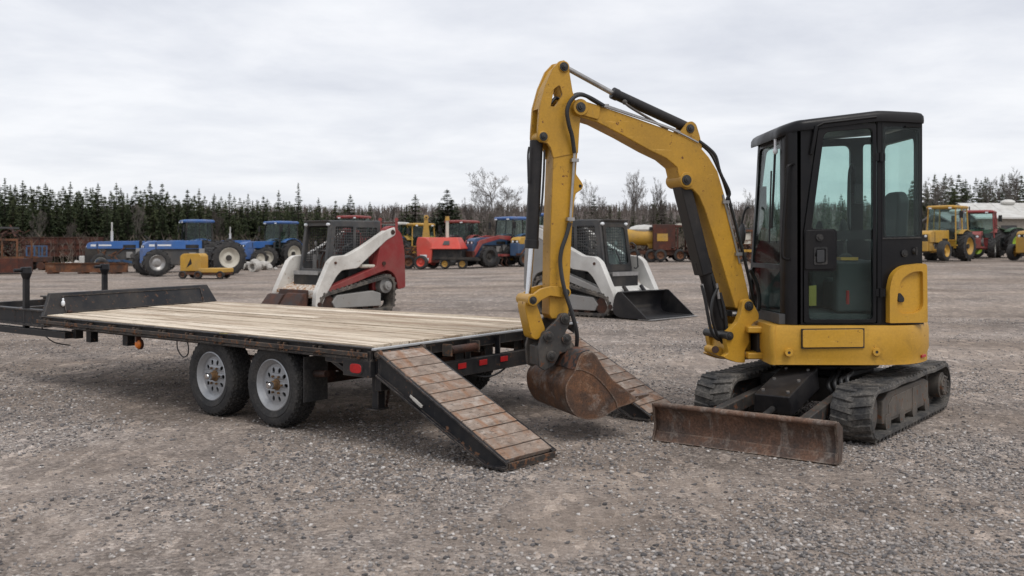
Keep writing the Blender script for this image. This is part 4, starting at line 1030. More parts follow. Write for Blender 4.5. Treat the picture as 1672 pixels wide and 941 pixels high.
boss(888, 223, .044, -.098, .098, 'yellow_arm', stk); pin(888, 223, .034, -.105, .105, par=stk)
b = ex.wmb(); c = BP.at(947.5, 304, -.087); e_ = BP.at(947.5, 304, .087); b.cyl(c, e_, .013, n=12); b.build('lifting_eye', M['dark'], stk)
b = ex.wmb(); b.cyl(BP.at(876, 230), BP.at(868, 404), .052, n=24); b.cyl(BP.at(868.5, 392), BP.at(867.7, 406), .056, n=24); bc = b.build('bucket_cylinder', M['black'], ex, .004)
b = ex.wmb(); b.cyl(BP.at(868, 404), BP.at(861.5, 489), .023, n=16); b.build('bucket_cylinder_rod', M['chrome'], ex)
b = ex.wmb(); b.tube([BP.at(889, 246, -.04), BP.at(888, 280, -.05), BP.at(885, 330, -.05), BP.at(881, 352, -.04)], .009, 6); b.tube([BP.at(864, 240, -.03), BP.at(862, 256, -.03), BP.at(863, 300, -.03)], .008, 6); b.build('cylinder_pipe', M['hose'], bc)
arm = [(860.7, 490), (864, 484), (869, 482.5), (883, 472), (900, 467.5), (923, 468.5), (931, 474), (930.5, 481), (926, 486.5), (917, 486), (898, 483.5), (884, 491), (877, 498), (866, 498)]
b = ex.wmb()
for t0, t1 in ((-.125, -.09), (.09, .125)): b.plate(BP, rounded(arm, 2.5, 3), t0, t1, (), -.125)
ar_ = each(b, 'rocker_arm', M['yellow_arm'], ex, bevel=.006)[0]
boss(871, 490.5, .046, -.135, .135, 'yellow_arm', ar_); pin(871, 490.5, .030, -.142, .142, par=ar_); boss(925, 478, .040, -.135, .135, 'yellow_arm', ar_); pin(925, 478, .028, -.142, .142, par=ar_)
b = ex.wmb(); b.plate(BP, rounded([(857, 500), (859, 490), (876, 494), (883, 515), (891, 538), (886, 548), (877, 556), (868, 552), (862, 525)], 4), -.085, .085, (), -.085); b.build('bucket_link', M['yellow_arm'], ex, .008)
ear = [(917, 512), (926, 511), (932, 519), (930, 531), (923, 545), (938, 563), (939, 571), (915, 578), (905, 597), (890, 606), (881, 601), (879, 570), (883, 552), (893, 538), (906, 526)]
b = ex.wmb()
for t0, t1 in ((-.15, -.115), (.115, .15)): b.plate(BP, rounded(ear, 3, 3), t0, t1, (), -.15)
b.plate(BP, [(884, 568), (905, 560), (928, 562), (932, 570), (910, 578), (900, 597), (884, 600)], -.11, .11, (), -.15)
cp = b.build('quick_coupler', M['iron'], ex, .008)
for x, y in ((924, 521), (897, 550), (926, 554), (901.5, 582)): boss(x, y, .040, -.172, .172, 'iron', cp); pin(x, y, .027, -.18, .18, par=cp)
BH = .41
shell = smooth_path([(966, 573), (949, 579), (939, 605), (926, 626), (923.5, 642), (927.5, 661), (940, 679), (960, 685.5), (984, 682), (1006, 668.5), (1026, 661), (1044, 653)], 4)
sh = [BP.pix(x, y, -BH) for x, y in shell]
opening = smooth_path([(1041, 654), (1024, 638), (1001, 621), (983.5, 598), (974, 581), (966, 573)], 4)
side = sh+[BP.pix(x, y, -BH) for x, y in opening][1:-1]
def ribbon_in(path, th):
    P = [Vector(p) for p in path]; c = Vector((sum(p.x for p in P)/len(P), sum(p.y for p in P)/len(P))); a = []; e = []
    for i, p in enumerate(P):
        d = (P[min(i+1, len(P)-1)]-P[max(i-1, 0)]).normalized(); nn = Vector((-d.y, d.x))
        if nn.dot(c-p) < 0: nn = -nn
        a.append(tuple(p)); e.append(tuple(p+nn*th))
    return a+e[::-1]
b = ex.wmb(); b.prism(ribbon_in(sh, .02), BP.w, -BH+.004, BH-.004)
bk = b.build('bucket', M['rust_bucket'], ex, .003, 1)
b = ex.wmb()
for t0, t1 in ((-BH, -BH+.02), (BH-.02, BH)): b.prism(side, BP.w, t0, t1)
each(b, 'bucket_side', M['rust_bucket'], bk, bevel=.003, seg=1)
rib = [(948, 598), (962, 596), (985, 618), (1004, 646), (1010, 664), (1006, 668)]
b = ex.wmb(); w1 = smooth_path([BP.pix(x, y, -BH) for x, y in ((941, 604), (953, 606), (972, 616), (990, 635), (1004, 655), (1007, 666))], 4)
for t0, t1 in ((-BH-.007, -BH+.004), (BH-.004, BH+.007)): b.prism((w1+[BP.pix(x, y, -BH) for x, y in ((1026, 660), (1041, 653), (1024, 638), (1001, 621), (983.5, 598), (974, 581), (966, 574), (951, 580))]), BP.w, t0, t1)
each(b, 'side_cutter', M['rust_bucket'], bk, bevel=.003, seg=1)
tp_ = smooth_path([BP.pix(x, y, -BH) for x, y in ((965, 571.5), (948, 577.5), (937.5, 604.5))], 4)
b = ex.wmb(); b.prism(ribbon_in(tp_, .012), BP.w, -BH+.02, BH-.02); b.build('bucket_back_plate', paint('scraped_black', (.02, .02, .022), .45, .50, .45, chipcol=(.12, .05, .028)), bk, .003, 1)
for k in range(4):
    b = ex.wmb(); t = -BH+.045+k*(2*BH-.09)/3
    P_ = lambda x, y, dt: BP.w(*BP.pix(x, y, -BH), t+dt)
    b.hexa([P_(1027, 661, -.045), P_(1027, 661, .045), P_(1062, 647, .022), P_(1062, 647, -.022), P_(1029, 648, -.045), P_(1029, 648, .045), P_(1063, 643.5, .022), P_(1063, 643.5, -.022)])
    b.build('bucket_tooth', M['rust_bucket'], bk, .004)
# ------------------------------------------------------------------ compact track loaders behind the trailer
def hull(P):
    P = sorted(set((round(x, 5), round(y, 5)) for x, y in P))
    def half(Q):
        h = []
        for p in Q:
            while len(h) > 1 and (h[-1][0]-h[-2][0])*(p[1]-h[-2][1])-(h[-1][1]-h[-2][1])*(p[0]-h[-2][0]) <= 0: h.pop()
            h.append(p)
        return h
    a = half(P); c = half(P[::-1]); return a[:-1]+c[:-1]
def circ(x, y, r, n=18): return [(x+r*math.cos(2*math.pi*i/n), y+r*math.sin(2*math.pi*i/n)) for i in range(n)]
def dense(P, step=.12):
    out = []
    for i in range(len(P)):
        a = Vector(P[i]); c = Vector(P[(i+1) % len(P)]); n = max(1, int((c-a).length/step))
        out += [tuple(a.lerp(c, k/n)) for k in range(n)]
    return out
XZ = lambda x, z, t: Vector((x, t, z))
def skid_loader(label, loc, rz, tower, arm, cabm, cross, door, bucket):
    t = Thing('track_loader', label, 'loader', loc, rz, 'compact track loaders behind the trailer'); I = Matrix()
    for sg in (1, -1):
        y0, y1 = (.50, .83) if sg > 0 else (-.83, -.50); ym = (y0+y1)/2
        track_belt(t, I, dense(hull(circ(.80, .235, .225)+circ(-.82, .20, .19)+circ(-.80, .56, .23))), y0, y1, .065, .12, .055, M['trackbg'], .028)
        b = MB(); b.prism([(-.62, .12), (.62, .12), (.70, .25), (.58, .40), (-.40, .46), (-.62, .40)], XZ, ym-.10, ym+.15*1 if sg > 0 else ym+.10) if sg > 0 else b.prism([(-.62, .12), (.62, .12), (.70, .25), (.58, .40), (-.40, .46), (-.62, .40)], XZ, ym-.15, ym+.10)
        b.build('track_frame', M['greylt'], t, .02)
        b = MB(); b.cyl((.80, ym-.12, .235), (.80, ym+.12, .235), .17, n=20); b.build('idler_wheel', M['rust_dark'], t)
        b = MB(); b.cyl((-.80, ym-.1, .56), (-.80, ym+.1, .56), .17, n=20); b.cyl((-.80, ym, .56), (-.80, ym+.19*sg, .56), .095, n=20); b.cyl((-.80, ym, .56), (-.80, ym+.21*sg, .56), .05, n=12); b.build('drive_sprocket', M['greylt'], t, .006)
        b = MB()
        for x in (-.5, -.2, .1, .4): b.cyl((x, ym-.12, .12), (x, ym+.12, .12), .08, n=12)
        each(b, 'roller', M['rust_dark'], t)
        tw = rounded([(-.50, .98), (-.62, 1.50), (-.78, 1.84), (-1.0, 1.90), (-1.24, 1.70), (-1.32, 1.25), (-1.34, .50), (-1.12, .46), (-1.08, .68), (-.98, .84), (-.80, .90), (-.62, .86), (.30, .58), (.78, .46), (.80, .56)], [.05, .1, .1, .1, .1, .1, .05, .05, .08, .08, .05, .05, .05, .02, .02])
        b = MB(); b.prism(tw, XZ, sg*.62, sg*.80); up = b.build('upright', tower, t, .015)
        b = MB()
        for x, z, r in ((-.95, 1.74, .055), (-.70, 1.05, .045)): b.cyl((x, sg*.78, z), (x, sg*.83, z), r, n=14)
        each(b, 'pivot_bolt', M['rust_dark'], up)
        la = rounded([(-1.02, 1.86), (-.80, 1.80), (-.10, 1.42), (.30, 1.24), (.62, 1.22), (.76, 1.12), (1.10, .46), (1.12, .16), (.98, .14), (.86, .40), (.58, .80), (.44, .92), (.02, .96), (-.10, 1.06), (-.78, 1.56), (-1.04, 1.68)], .05)
        b = MB(); b.prism(la, XZ, sg*.665, sg*.815 if sg else 0); ar = b.build('lift_arm', arm, t, .015)
        b = MB(); b.cyl((.62, sg*.80, 1.08), (.62, sg*.835, 1.08), .03, n=10); b.cyl((1.03, sg*.80, .22), (1.03, sg*.835, .22), .05, n=12); b.build('arm_pin', M['rust_dark'], ar)
        b = MB(); b.cyl((-.62, sg*.70, .98), (-.12, sg*.72, 1.0), .045, n=12); b.cyl((-.15, sg*.72, 1.0), (.22, sg*.73, 1.02), .028, n=10); b.build('lift_cylinder', M['cream'], t)
    b = MB(); b.bx(-1.15, .78, -.47, .47, .20, .86); b.bx(-1.0, .1, -.60, .60, .74, .92); b.build('chassis', M['dark'], t, .02)
    b = MB(); b.bx(-1.30, -.55, -.60, .60, .45, 1.38); b.build('engine_cover', tower, t, .04)
    # cab
    for sg in (1, -1):
        side = rounded([(-.88, .90), (.60, .90), (.44, 1.97), (-.88, 1.97)], .05)
        h1 = rounded([(-.78, 1.16), (-.20, 1.16), (-.20, 1.84), (-.78, 1.84)], .03); h2 = rounded([(-.12, 1.10), (.46, 1.10), (.35, 1.86), (-.12, 1.86)], .03)
        b = MB(); b.prism(side, XZ, sg*.44, sg*.475, [h1, h2]); sd = b.build('cab_side', cabm, t, .006)
        b = MB()
        for k in range(21): x = -.79+k*.06; b.bx(x-.007, x+.007, sg*.455-.004, sg*.455+.004, 1.12, 1.87)
        for k in range(13): z = 1.13+k*.06; b.bx(-.80, .48-(z-1.1)*.12, sg*.455-.006, sg*.455+.006, z-.007, z+.007)
        b.build('window_mesh', cabm, sd)
    b = MB(); b.hexa([(-.90, -.48, 1.94), (.50, -.48, 1.94), (.50, .48, 1.94), (-.90, .48, 1.94), (-.88, -.46, 2.00), (.56, -.46, 1.99), (.56, .46, 1.99), (-.88, .46, 2.00)]); b.build('cab_roof', cabm, t, .02)
    b = MB(); b.prism([(-.44, .90), (.44, .90), (.44, 1.94), (-.44, 1.94)], lambda y, z, q: Vector((-.86+q, y, z)), 0, .03, [rounded([(-.36, 1.4), (.36, 1.4), (.36, 1.86), (-.36, 1.86)], .05)]); bb = b.build('cab_back', cabm, t)
    b = MB()
    for k in range(12): y = -.36+k*.065; b.bx(-.852, -.84, y-.006, y+.006, 1.4, 1.86)
    for k in range(7): z = 1.42+k*.066; b.bx(-.852, -.84, -.36, .36, z-.006, z+.006)
    b.build('rear_mesh', cabm, bb)
    b = MB(); fm = lambda y, z, q: Vector((.605-(z-.9)*.1415+q, y, z))
    b.prism([(-.475, .88), (.475, .88), (.475, 1.96), (-.475, 1.96)], fm, -.03, .02, [rounded([(-.40, .95), (.40, .95), (.38, 1.87), (-.38, 1.87)], .07)]); b.build('cab_front_frame', cabm, t, .008)
    for sg in (1, -1):
        b = MB(); b.dome((.50, sg*.40, 1.90), (.04, .06, .04)); b.build('work_light', M['lamp'], t)
    b = MB(); b.bx(-.42, .10, -.27, .27, .90, 1.12); st = b.build('seat_base', M['seat'], t, .04)
    b = MB(); b.hexa([(-.46, -.25, 1.12), (-.32, -.25, 1.12), (-.32, .25, 1.12), (-.46, .25, 1.12), (-.54, -.23, 1.72), (-.44, -.23, 1.72), (-.44, .23, 1.72), (-.54, .23, 1.72)]); b.build('seat_back', M['seat'], t, .04)
    b = MB()
    for sg in (1, -1):
        b.bx(.0, .30, sg*.38-.06, sg*.38+.06, .9, 1.25); b.cyl((.24, sg*.32, 1.2), (.30, sg*.30, 1.46), .016, n=8); b.dome((.31, sg*.30, 1.49), (.035, .035, .06))
    b.tube([(-.30, -.30, 1.55), (.16, -.28, 1.33), (.16, .28, 1.33), (-.30, .30, 1.55)], .018, 8, 1); b.build('operator_controls', M['greylt'], t)
    # front cross member, footplate
    b = MB(); b.bx(.86, 1.08, -.68, .68, .34, .52); b.hexa([(.58, -.66, .60), (.90, -.66, .38), (.90, .66, .38), (.58, .66, .60), (.62, -.66, .68), (.97, -.66, .52), (.97, .66, .52), (.62, .66, .68)]); b.build('arm_cross_member', cross, t, .02)
    b = MB(); b.bx(.45, .80, -.44, .44, .82, .90); b.build('step_plate', M['dull'], t)
    if door:
        b = MB(); b.prism(rounded([(-.43, .92), (.43, .92), (.41, 1.90), (-.41, 1.90)], .08), fm, .022, .05, [rounded([(-.34, 1.06), (.34, 1.06), (.32, 1.83), (-.32, 1.83)], .08)]); dr_ = b.build('door', M['dark'], t, .008)
        b = MB(); b.prism([(-.36, 1.03), (.36, 1.03), (.34, 1.86), (-.34, 1.86)], fm, .030, .036); b.build('door_glass', M['glassbg'], dr_)
        b = MB(); b.tube([fm(.05, 1.06, .065), fm(-.08, 1.35, .07), fm(-.22, 1.38, .065)], .012, 6, 1); b.tube([fm(.46, .98, .08), fm(.50, 1.0, .16), fm(.50, 1.45, .16), fm(.46, 1.5, .06)], .016, 6, 2); b.build('wiper', M['hose'], dr_)
        b = MB()
        for k in range(13): y = -.36+k*.06; b.bx(-.5, -.49, y-.006, y+.006, 1.1, 1.9)
        for k in range(11): z = 1.1+k*.075; b.bx(-.5, -.49, -.40, .40, z-.006, z+.006)
        b.build('inner_mesh', M['greylt'], t)
    else:
        b = MB()
        for k in range(5): y = -.3+k*.15; b.tube([(-.1+.05*k, y, 1.75), (.05, y+.05, 1.5), (.2, y-.06, 1.2), (.35, y*.6, .95)], .016, 6)
        b.build('loose_hoses', M['rust_dark'], t)
    if bucket:
        hw = .82
        pr = smooth_path([(1.94, .012), (1.55, .012), (1.26, .03), (1.12, .10), (1.10, .26), (1.15, .45), (1.22, .53)], 4)
        b = MB(); b.prism(ribbon_in(pr, .022), XZ, -hw, hw); bk_ = b.build('bucket', M['black'], t, .003, 1)
        for sg in (1, -1):
            b = MB(); b.prism(pr+[(1.30, .53)], XZ, sg*hw-.012, sg*hw+.012); b.build('bucket_side', M['black'], bk_, .003, 1)
        b = MB(); b.bx(1.70, 2.02, -hw, hw, -.004, .012); b.build('cutting_edge', M['dull'], bk_)
        b = MB(); b.cyl((.96, -.3, .62), (1.14, -.3, .42), .04, n=10); b.cyl((.96, .3, .62), (1.14, .3, .42), .04, n=10); b.bx(1.02, 1.12, -.55, .55, .12, .52); b.build('attachment_plate', M['dark'], t, .01)
    else:
        b = MB(); b.hexa([(1.12, -.52, .06), (1.24, -.52, .04), (1.24, .52, .04), (1.12, .52, .06), (1.04, -.5, .50), (1.12, -.5, .52), (1.12, .5, .52), (1.04, .5, .50)]); ap = b.build('attachment_plate', M['rust_dark'], t, .02)
        b = MB(); b.hexa([(1.26, .02, .05), (1.60, .02, .03), (1.60, .72, .03), (1.26, .72, .05), (1.24, .05, .46), (1.32, .05, .44), (1.32, .66, .44), (1.24, .66, .46)]); b.build('steel_plate', M['rust_dark'], ap, .01)
        b = MB(); b.hexa([(1.26, -.72, .05), (1.58, -.72, .03), (1.58, -.06, .03), (1.26, -.06, .05), (1.24, -.66, .42), (1.31, -.66, .40), (1.31, -.1, .40), (1.24, -.1, .42)]); b.build('steel_plate', M['rust_dark'], ap, .01)
    return t
p = on_terrain(548, 508)
skid_loader('red and white track loader with an open cab and no bucket behind the trailer deck', tuple(p), R(180+47), M['red'], M['white'], M['grey'], paint('rust_stained_white', (.62, .58, .52), .5, .50, .45, chipcol=(.3, .14, .05)), False, False)
p = on_terrain(972, 512)
skid_loader('white and grey track loader with a glass door and black bucket on the ground', tuple(p), R(-43), M['greylt'], M['whitebg'], M['grey'], M['whitebg'], True, True)
# ------------------------------------------------------------------ farm tractors and old machines parked at the back
def bg_wheel(par, c, r, w, rimm, lug=True, side=1, name='wheel', rim_k=.60):
    wh = bpy.data.objects.new(name, None); COL.objects.link(wh); wh.parent = par.o if isinstance(par, Thing) else par
    b = MB(); k = rim_k*r
    b.lathe([(k, -w*.42), (k+.05*r, -w*.5), (r*.86, -w*.5), (r*.96, -w*.40), (r*.985, 0), (r*.96, w*.40), (r*.86, w*.5), (k+.05*r, w*.5), (k, w*.42)], c, (0, 1, 0), 28)
    if lug:
        n = int(12+r*6)
        for i in range(n):
            for h in (-1, 1):
                a = 2*math.pi*(i+(.5 if h > 0 else 0))/n
                T_ = Matrix.Translation(c) @ Matrix.Rotation(a, 4, 'Y') @ Matrix.Translation((r*.985, h*w*.24, 0)) @ Matrix.Rotation(h*.7, 4, 'X')
                b.bx(-.05*r, .035*r, -w*.30, w*.30, -.035*r, .035*r, T_)
    b.build('tyre', M['rubber'], wh)
    b = MB(); s = side
    b.lathe([(k*1.02, s*w*.40), (k*.96, s*w*.44), (k*.88, s*w*.30), (k*.55, s*w*.10), (k*.36, s*w*.16), (.0, s*w*.16), (.0, s*w*.02), (k*.9, -s*w*.1)], c, (0, 1, 0), 24, False)
    rm = b.build('rim', rimm, wh)
    b = MB(); cc = Vector(c); b.cyl(cc+Vector((0, s*w*.1, 0)), cc+Vector((0, s*w*.30, 0)), k*.28, n=12); b.build('hub', M['dark'] if r > .6 else rimm, wh)
    return wh
def tractor(label, px, py, a, body, roof=None, rim=None, frim=None, s=1.0, wb=2.5, rr=.80, rf=.52, tw=.86, hood_z=1.46, hood_h=.36, hood_w=.62, nose=.55, ex=None, ex_h=.8, cabh=2.62, cabx=(-.55, .85), cabw=.74, group='tractors parked along the back of the yard', grille=None, backward=False, open_frame=False, chin=None, weights=False, dots=None, fender=True, d=None):
    p = on_terrain(px, py) if d is None else Vector(((px-CX)/F*d, d, tz((px-CX)/F*d, d))); rim = rim or M['cream']; frim = frim or rim
    t = Thing('tractor', label, 'tractor', tuple(p), R(180+a), group); t.o.scale = (s, s, s)
    hx1 = wb+nose; hx0 = cabx[1]-.02 if roof or open_frame else 1.0
    for sg in (1, -1):
        bg_wheel(t, (0, sg*tw, rr), rr, .46, rim, True, sg); bg_wheel(t, (wb, sg*(tw-.04), rf), rf, .34, frim, rf > .5, sg)
        if not fender: continue
        b = MB(); P = [(rr*1.10*math.cos(R(d)), rr+rr*1.10*math.sin(R(d))) for d in range(48, 165, 13)]; b.prism(ribbon(P, -.04), XZ, sg*(tw-.34), sg*(tw+.08)); b.build('fender', body, t, .01)
    b = MB(); pr = rounded([(hx0, hood_z-hood_h), (hx1, hood_z-hood_h), (hx1+.03, hood_z-.14), (hx1-.10, hood_z-.02), (hx1-.5, hood_z+.03), (hx0, hood_z+.06)], [.02, .04, .12, .2, .3, .04]); b.prism(pr, XZ, -hood_w/2, hood_w/2); b.prism(rounded([(hx1-.42, hood_z-hood_h-.40), (hx1-.02, hood_z-hood_h-.42), (hx1-.005, hood_z-hood_h+.02), (hx1-.30, hood_z-hood_h+.02)], .03), XZ, -hood_w*.46, hood_w*.46); hd = b.build('hood', body, t, .05, 3)
    b = MB(); b.bx(hx0+.15, hx0+.75, -hood_w/2-.006, hood_w/2+.006, hood_z-hood_h+.03, hood_z-hood_h+.20); b.bx(hx1-.50, hx1-.46, -hood_w/2-.006, hood_w/2+.006, hood_z-hood_h+.02, hood_z-.04); each(b, 'side_vent', M['dark'], hd)
    if not roof and not open_frame:
        b = MB(); b.prism([(hx0-.16, hood_z-.55), (hx0+.02, hood_z-.55), (hx0+.02, hood_z+.04), (hx0-.10, hood_z+.10)], XZ, -.24, .24); b.build('dashboard', M['dark'], t, .02)
    b = MB(); b.bx(hx1-.06, hx1+.03, -hood_w*.36, hood_w*.36, hood_z-hood_h-.34, hood_z-.16); gr = b.build('grille', grille or M['dark'], hd)
    for sg in (1, -1):
        b = MB(); b.dome((hx1+.045, sg*hood_w*.24, hood_z-.24), (.02, .07, .06)); b.build('headlight', M['lamp'], hd)
        if dots is not None:
            b = MB(); b.bx(hx1-1.15, hx1-.55, sg*(hood_w/2+.002)-.003, sg*(hood_w/2+.002)+.003, hood_z-.20, hood_z-.13); b.bx(hx1-.42, hx1-.18, sg*(hood_w/2+.002)-.003, sg*(hood_w/2+.002)+.003, hood_z-.22, hood_z-.12); b.build('stripe_decal', dots, hd)
    b = MB(); b.bx(.2, hx1-.08, -.20, .20, rf*.8, hood_z-hood_h+.06); b.bx(.55, 1.5, -.30, .30, rf*.7, 1.05); b.bx(-.35, .7, -.32, .32, rr*.6, rr+.35); b.cyl((1.3, -.35, .85), (1.3, .35, .85), .13, n=12); b.build('engine', M['grey'], t, .03)
    b = MB(); b.cyl((hx1-1.3, -.36, hood_z-hood_h-.10), (hx1-.85, -.36, hood_z-hood_h-.10), .11, n=12); b.bx(.9, 1.15, -.36, .36, hood_z-hood_h-.34, hood_z-hood_h+.02); b.bx(1.3, 1.6, .28, .34, .75, 1.05); b.bx(1.3, 1.6, -.34, -.28, .75, 1.05); b.cyl((hx1-.6, .3, hood_z-hood_h-.12), (hx1-.6, -.3, hood_z-hood_h-.12), .09, n=10); b.build('engine_fittings', M['greylt'], t, .01)
    b = MB(); b.bx(.45, .95, -.62, -.36, .42, .72); b.bx(.45, .95, .36, .62, .42, .72); b.bx(.5, .9, -.66, -.4, .88, .92); each(b, 'step', M['dark'], t)
    b = MB(); b.cyl((wb, -tw, rf), (wb, tw, rf), .08, n=8); b.cyl((0, -tw, rr), (0, tw, rr), .13, n=10); b.bx(wb-.12, wb+.12, -.28, .28, rf-.1, hood_z-hood_h); b.build('axle', body if chin is None else chin, t, .01)
    b = MB(); b.bx(wb-.1, hx1+.10, -.30, .30, rf*.95, hood_z-hood_h+.05); b.build('front_bolster', chin or body, t, .03)
    if weights:
        b = MB(); b.bx(hx1+.1, hx1+.36, -.36, .36, rf*.9, rf*.9+.40); b.build('front_weight', M['whitebg'], t, .03)
    if ex:
        b = MB(); q = (hx0+(hx1-hx0)*.55, .2 if backward else -.2, hood_z); b.cyl(q, (q[0], q[1], hood_z+ex_h*.55), .065, n=12); b.cyl((q[0], q[1], hood_z+ex_h*.5), (q[0], q[1], hood_z+ex_h), .035, n=10); b.build('exhaust_stack', ex, t)
    x0, x1 = cabx; z0 = rr+.30
    if roof:
        zs = cabh-.14
        b = MB()
        for sg in (1, -1):
            b.beam((x1, sg*cabw, z0), (x1-.10, sg*(cabw-.06), zs), .06, .06); b.beam((x0, sg*cabw, z0+.25), (x0+.04, sg*(cabw-.06), zs), .06, .06); b.beam((.12, sg*cabw, z0-.1), (.10, sg*(cabw-.06), zs), .05, .05)
            b.beam((x0, sg*cabw, z0+.28), (.12, sg*cabw, z0+.28), .05, .06); b.beam((.1, sg*cabw, z0-.25), (x1, sg*cabw, z0-.25), .05, .06)
        b.beam((x1, -cabw, z0), (x1, cabw, z0), .06, .06); b.beam((x0, -cabw, z0+.3), (x0, cabw, z0+.3), .06, .06)
        b.build('cab_frame', body if backward else M['dark'], t)
        b = MB(); rp = rounded([(x0-.12, -cabw), (x1+.10, -cabw), (x1+.10, cabw), (x0-.12, cabw)], .12)
        vs = []; n = len(rp)
        for k, z in ((.96, zs-.02), (1.0, zs+.02), (.99, zs+.09), (.90, zs+.13), (.5, zs+.155)): vs += [((x-.15)*k+.15, y*k, z) for x, y in rp]
        b.add(vs, [(k*n+i, k*n+(i+1) % n, (k+1)*n+(i+1) % n, (k+1)*n+i) for k in range(4) for i in range(n)]+[tuple(range(n))[::-1], tuple(range(4*n, 5*n))])
        rf_ = b.build('cab_roof', roof, t, ang=50)
        for sg in (1, -1):
            b = MB(); b.bx(x1+.08, x1+.14, sg*.5-.07, sg*.5+.07, zs-.03, zs+.04); b.build('roof_lamp', M['lamp'], rf_)
        b = MB(); e = .012
        b.hexa([(x1-e, -cabw, z0), (x1+e, -cabw, z0), (x1+e, cabw, z0), (x1-e, cabw, z0), (x1-.10-e, -cabw+.06, zs), (x1-.10+e, -cabw+.06, zs), (x1-.10+e, cabw-.06, zs), (x1-.10-e, cabw-.06, zs)])
        b.hexa([(x0-e, -cabw, z0+.3), (x0+e, -cabw, z0+.3), (x0+e, cabw, z0+.3), (x0-e, cabw, z0+.3), (x0+.04-e, -cabw+.06, zs), (x0+.04+e, -cabw+.06, zs), (x0+.04+e, cabw-.06, zs), (x0+.04-e, cabw-.06, zs)])
        for sg in (1, -1): b.prism([(x0, z0+.3), (.12, z0+.3), (.12, z0-.22), (x1, z0-.22), (x1-.1, zs), (x0+.04, zs)], lambda x, z, q: Vector((x, sg*(cabw-.06*max(0, (z-z0))/(zs-z0))+q, z)), -.008, .008)
        b.build('cab_glass', M['glassbg'], t)
        b = MB(); b.bx(x0+.05, x1-.02, -cabw+.04, cabw-.04, rr-.1, z0); b.build('cab_floor', M['dark'] if not backward else body, t)
        for sg in (1, -1):
            b = MB(); b.beam((x1, sg*cabw, zs-.35), (x1+.1, sg*(cabw+.28), zs-.33), .02, .02); b.bx(x1+.08, x1+.11, sg*(cabw+.30)-.09, sg*(cabw+.30)+.09, zs-.5, zs-.15); b.build('mirror', M['dark'], t)
    if open_frame:
        b = MB()
        for sg in (1, -1): b.beam((x0, sg*.6, rr+.2), (x0, sg*.6, cabh-.1), .08, .08); b.beam((x1, sg*.6, rr+.1), (x1-.05, sg*.6, cabh-.1), .06, .06)
        b.build('roll_frame', M['dark'], t)
        b = MB(); b.bx(x0-.1, x1+.05, -.68, .68, cabh-.12, cabh-.04); b.build('canopy', open_frame, t, .03)
    b = MB(); b.bx(-.35, .15, -.28, .28, rr+.32, rr+.46); b.bx(-.42, -.30, -.27, .27, rr+.40, rr+.90); b.build('driver_seat', M['seat'], t, .04)
    b = MB(); b.cyl((.95, 0, rr+.35), (.62, 0, max(rr+.78, hood_z+.18 if not roof else 0)), .025, n=8); b.lathe([(.19, -.015), (.215, 0), (.19, .015), (.175, 0)], (.60, 0, max(rr+.80, hood_z+.20 if not roof else 0)), (-.6, 0, .8), 20); b.build('steering_wheel', M['rubber'], t)
    return t
BT = 'blue tractors parked on the left'
tractor('leftmost blue tractor, with a white front weight and a thin white exhaust stack', 262, 445, 14, M['blue'], None, M['cream'], s=1.0, wb=2.7, rf=.5, ex=M['whitebg'], ex_h=1.0, grille=M['whitebg'], group=BT, chin=M['dark'], nose=.75, dots=M['whitedecal'], hood_z=1.55, hood_h=.34, weights=True, fender=False)
tractor('blue cab tractor parked behind the tractor with the broad white rear rim', 326, 443, 26, M['blue'], M['blue'], M['cream'], group=BT, wb=2.6, hood_z=1.58, dots=M['whitedecal'], cabh=2.72)
tractor('blue tractor without a cab, broad white rear rim, beside the yellow mower', 362, 448.5, 33, M['blue'], None, M['cream'], M['dull'], wb=3.2, rr=.80, rf=.60, tw=1.0, hood_z=1.55, hood_h=.34, nose=.35, fender=False, hood_w=.56, group=BT, dots=M['whitedecal'])
tractor('blue tractor with a low hood and a white upright exhaust between two blue cabs', 438, 437, 10, M['blue'], None, M['cream'], wb=2.5, rr=.62, rf=.5, hood_z=1.56, hood_h=.34, nose=.7, fender=False, ex=M['whitebg'], ex_h=.85, group=BT, dots=M['whitedecal'], chin=M['dark'])
tractor('blue cab tractor just left of the red and white track loader', 462, 436, 52, M['blue'], M['blue'], M['cream'], wb=2.4, cabh=2.75, hood_z=1.5, group=BT)
G2 = 'tractors parked behind the loaders'
tractor('tractor with a red roof showing just above the red and white loader cab', 580, 436, 70, M['redbg'], M['redbg'], M['cream'], cabh=2.95, group=G2)
tractor('blue tractor with a white cab roof behind the red loader tower', 640, 434, 35, M['blue'], M['whitebg'], M['cream'], cabh=2.55, cabx=(-.7, 1.1), group=G2)
tractor('old yellow backhoe tractor standing beside the upright yellow boom', 682, 433, 120, M['yelbg'], M['yelbg'], M['yelbg'], cabh=2.45, group=G2, backward=True)
tractor('red cab tractor with grey windows just behind the orange baler', 757, 432, 58, M['redbg'], M['redbg'], M['dark'], cabh=2.55, group=G2)
tb = tractor('tractor with a blue roof, dark cab and red front loader arms', 842, 434, 40, M['bluedk'], M['blue'], M['dark'], M['dark'], cabh=2.6, group=G2)
b = MB()
for sg in (1, -1): b.prism([(.6, 1.55), (1.6, 1.62), (2.9, 1.35), (3.4, .55), (3.25, .5), (2.75, 1.15), (1.6, 1.42), (.6, 1.3)], XZ, sg*.52, sg*.62)
b.cyl((2.8, -.6, 1.22), (2.8, .6, 1.22), .07, n=10); b.build('loader_arms', M['redbg'], tb, .02)
b = MB(); b.bx(3.3, 3.45, -.7, .7, .35, .8); b.build('loader_carriage', M['rust_red'], tb, .02)
tractor('tractor with a blue roof and yellow nose half hidden by the excavator stick', 903, 432, 48, M['yelbg'], M['blue'], M['yelbg'], cabh=2.75, group=G2, chin=M['bluedk'])
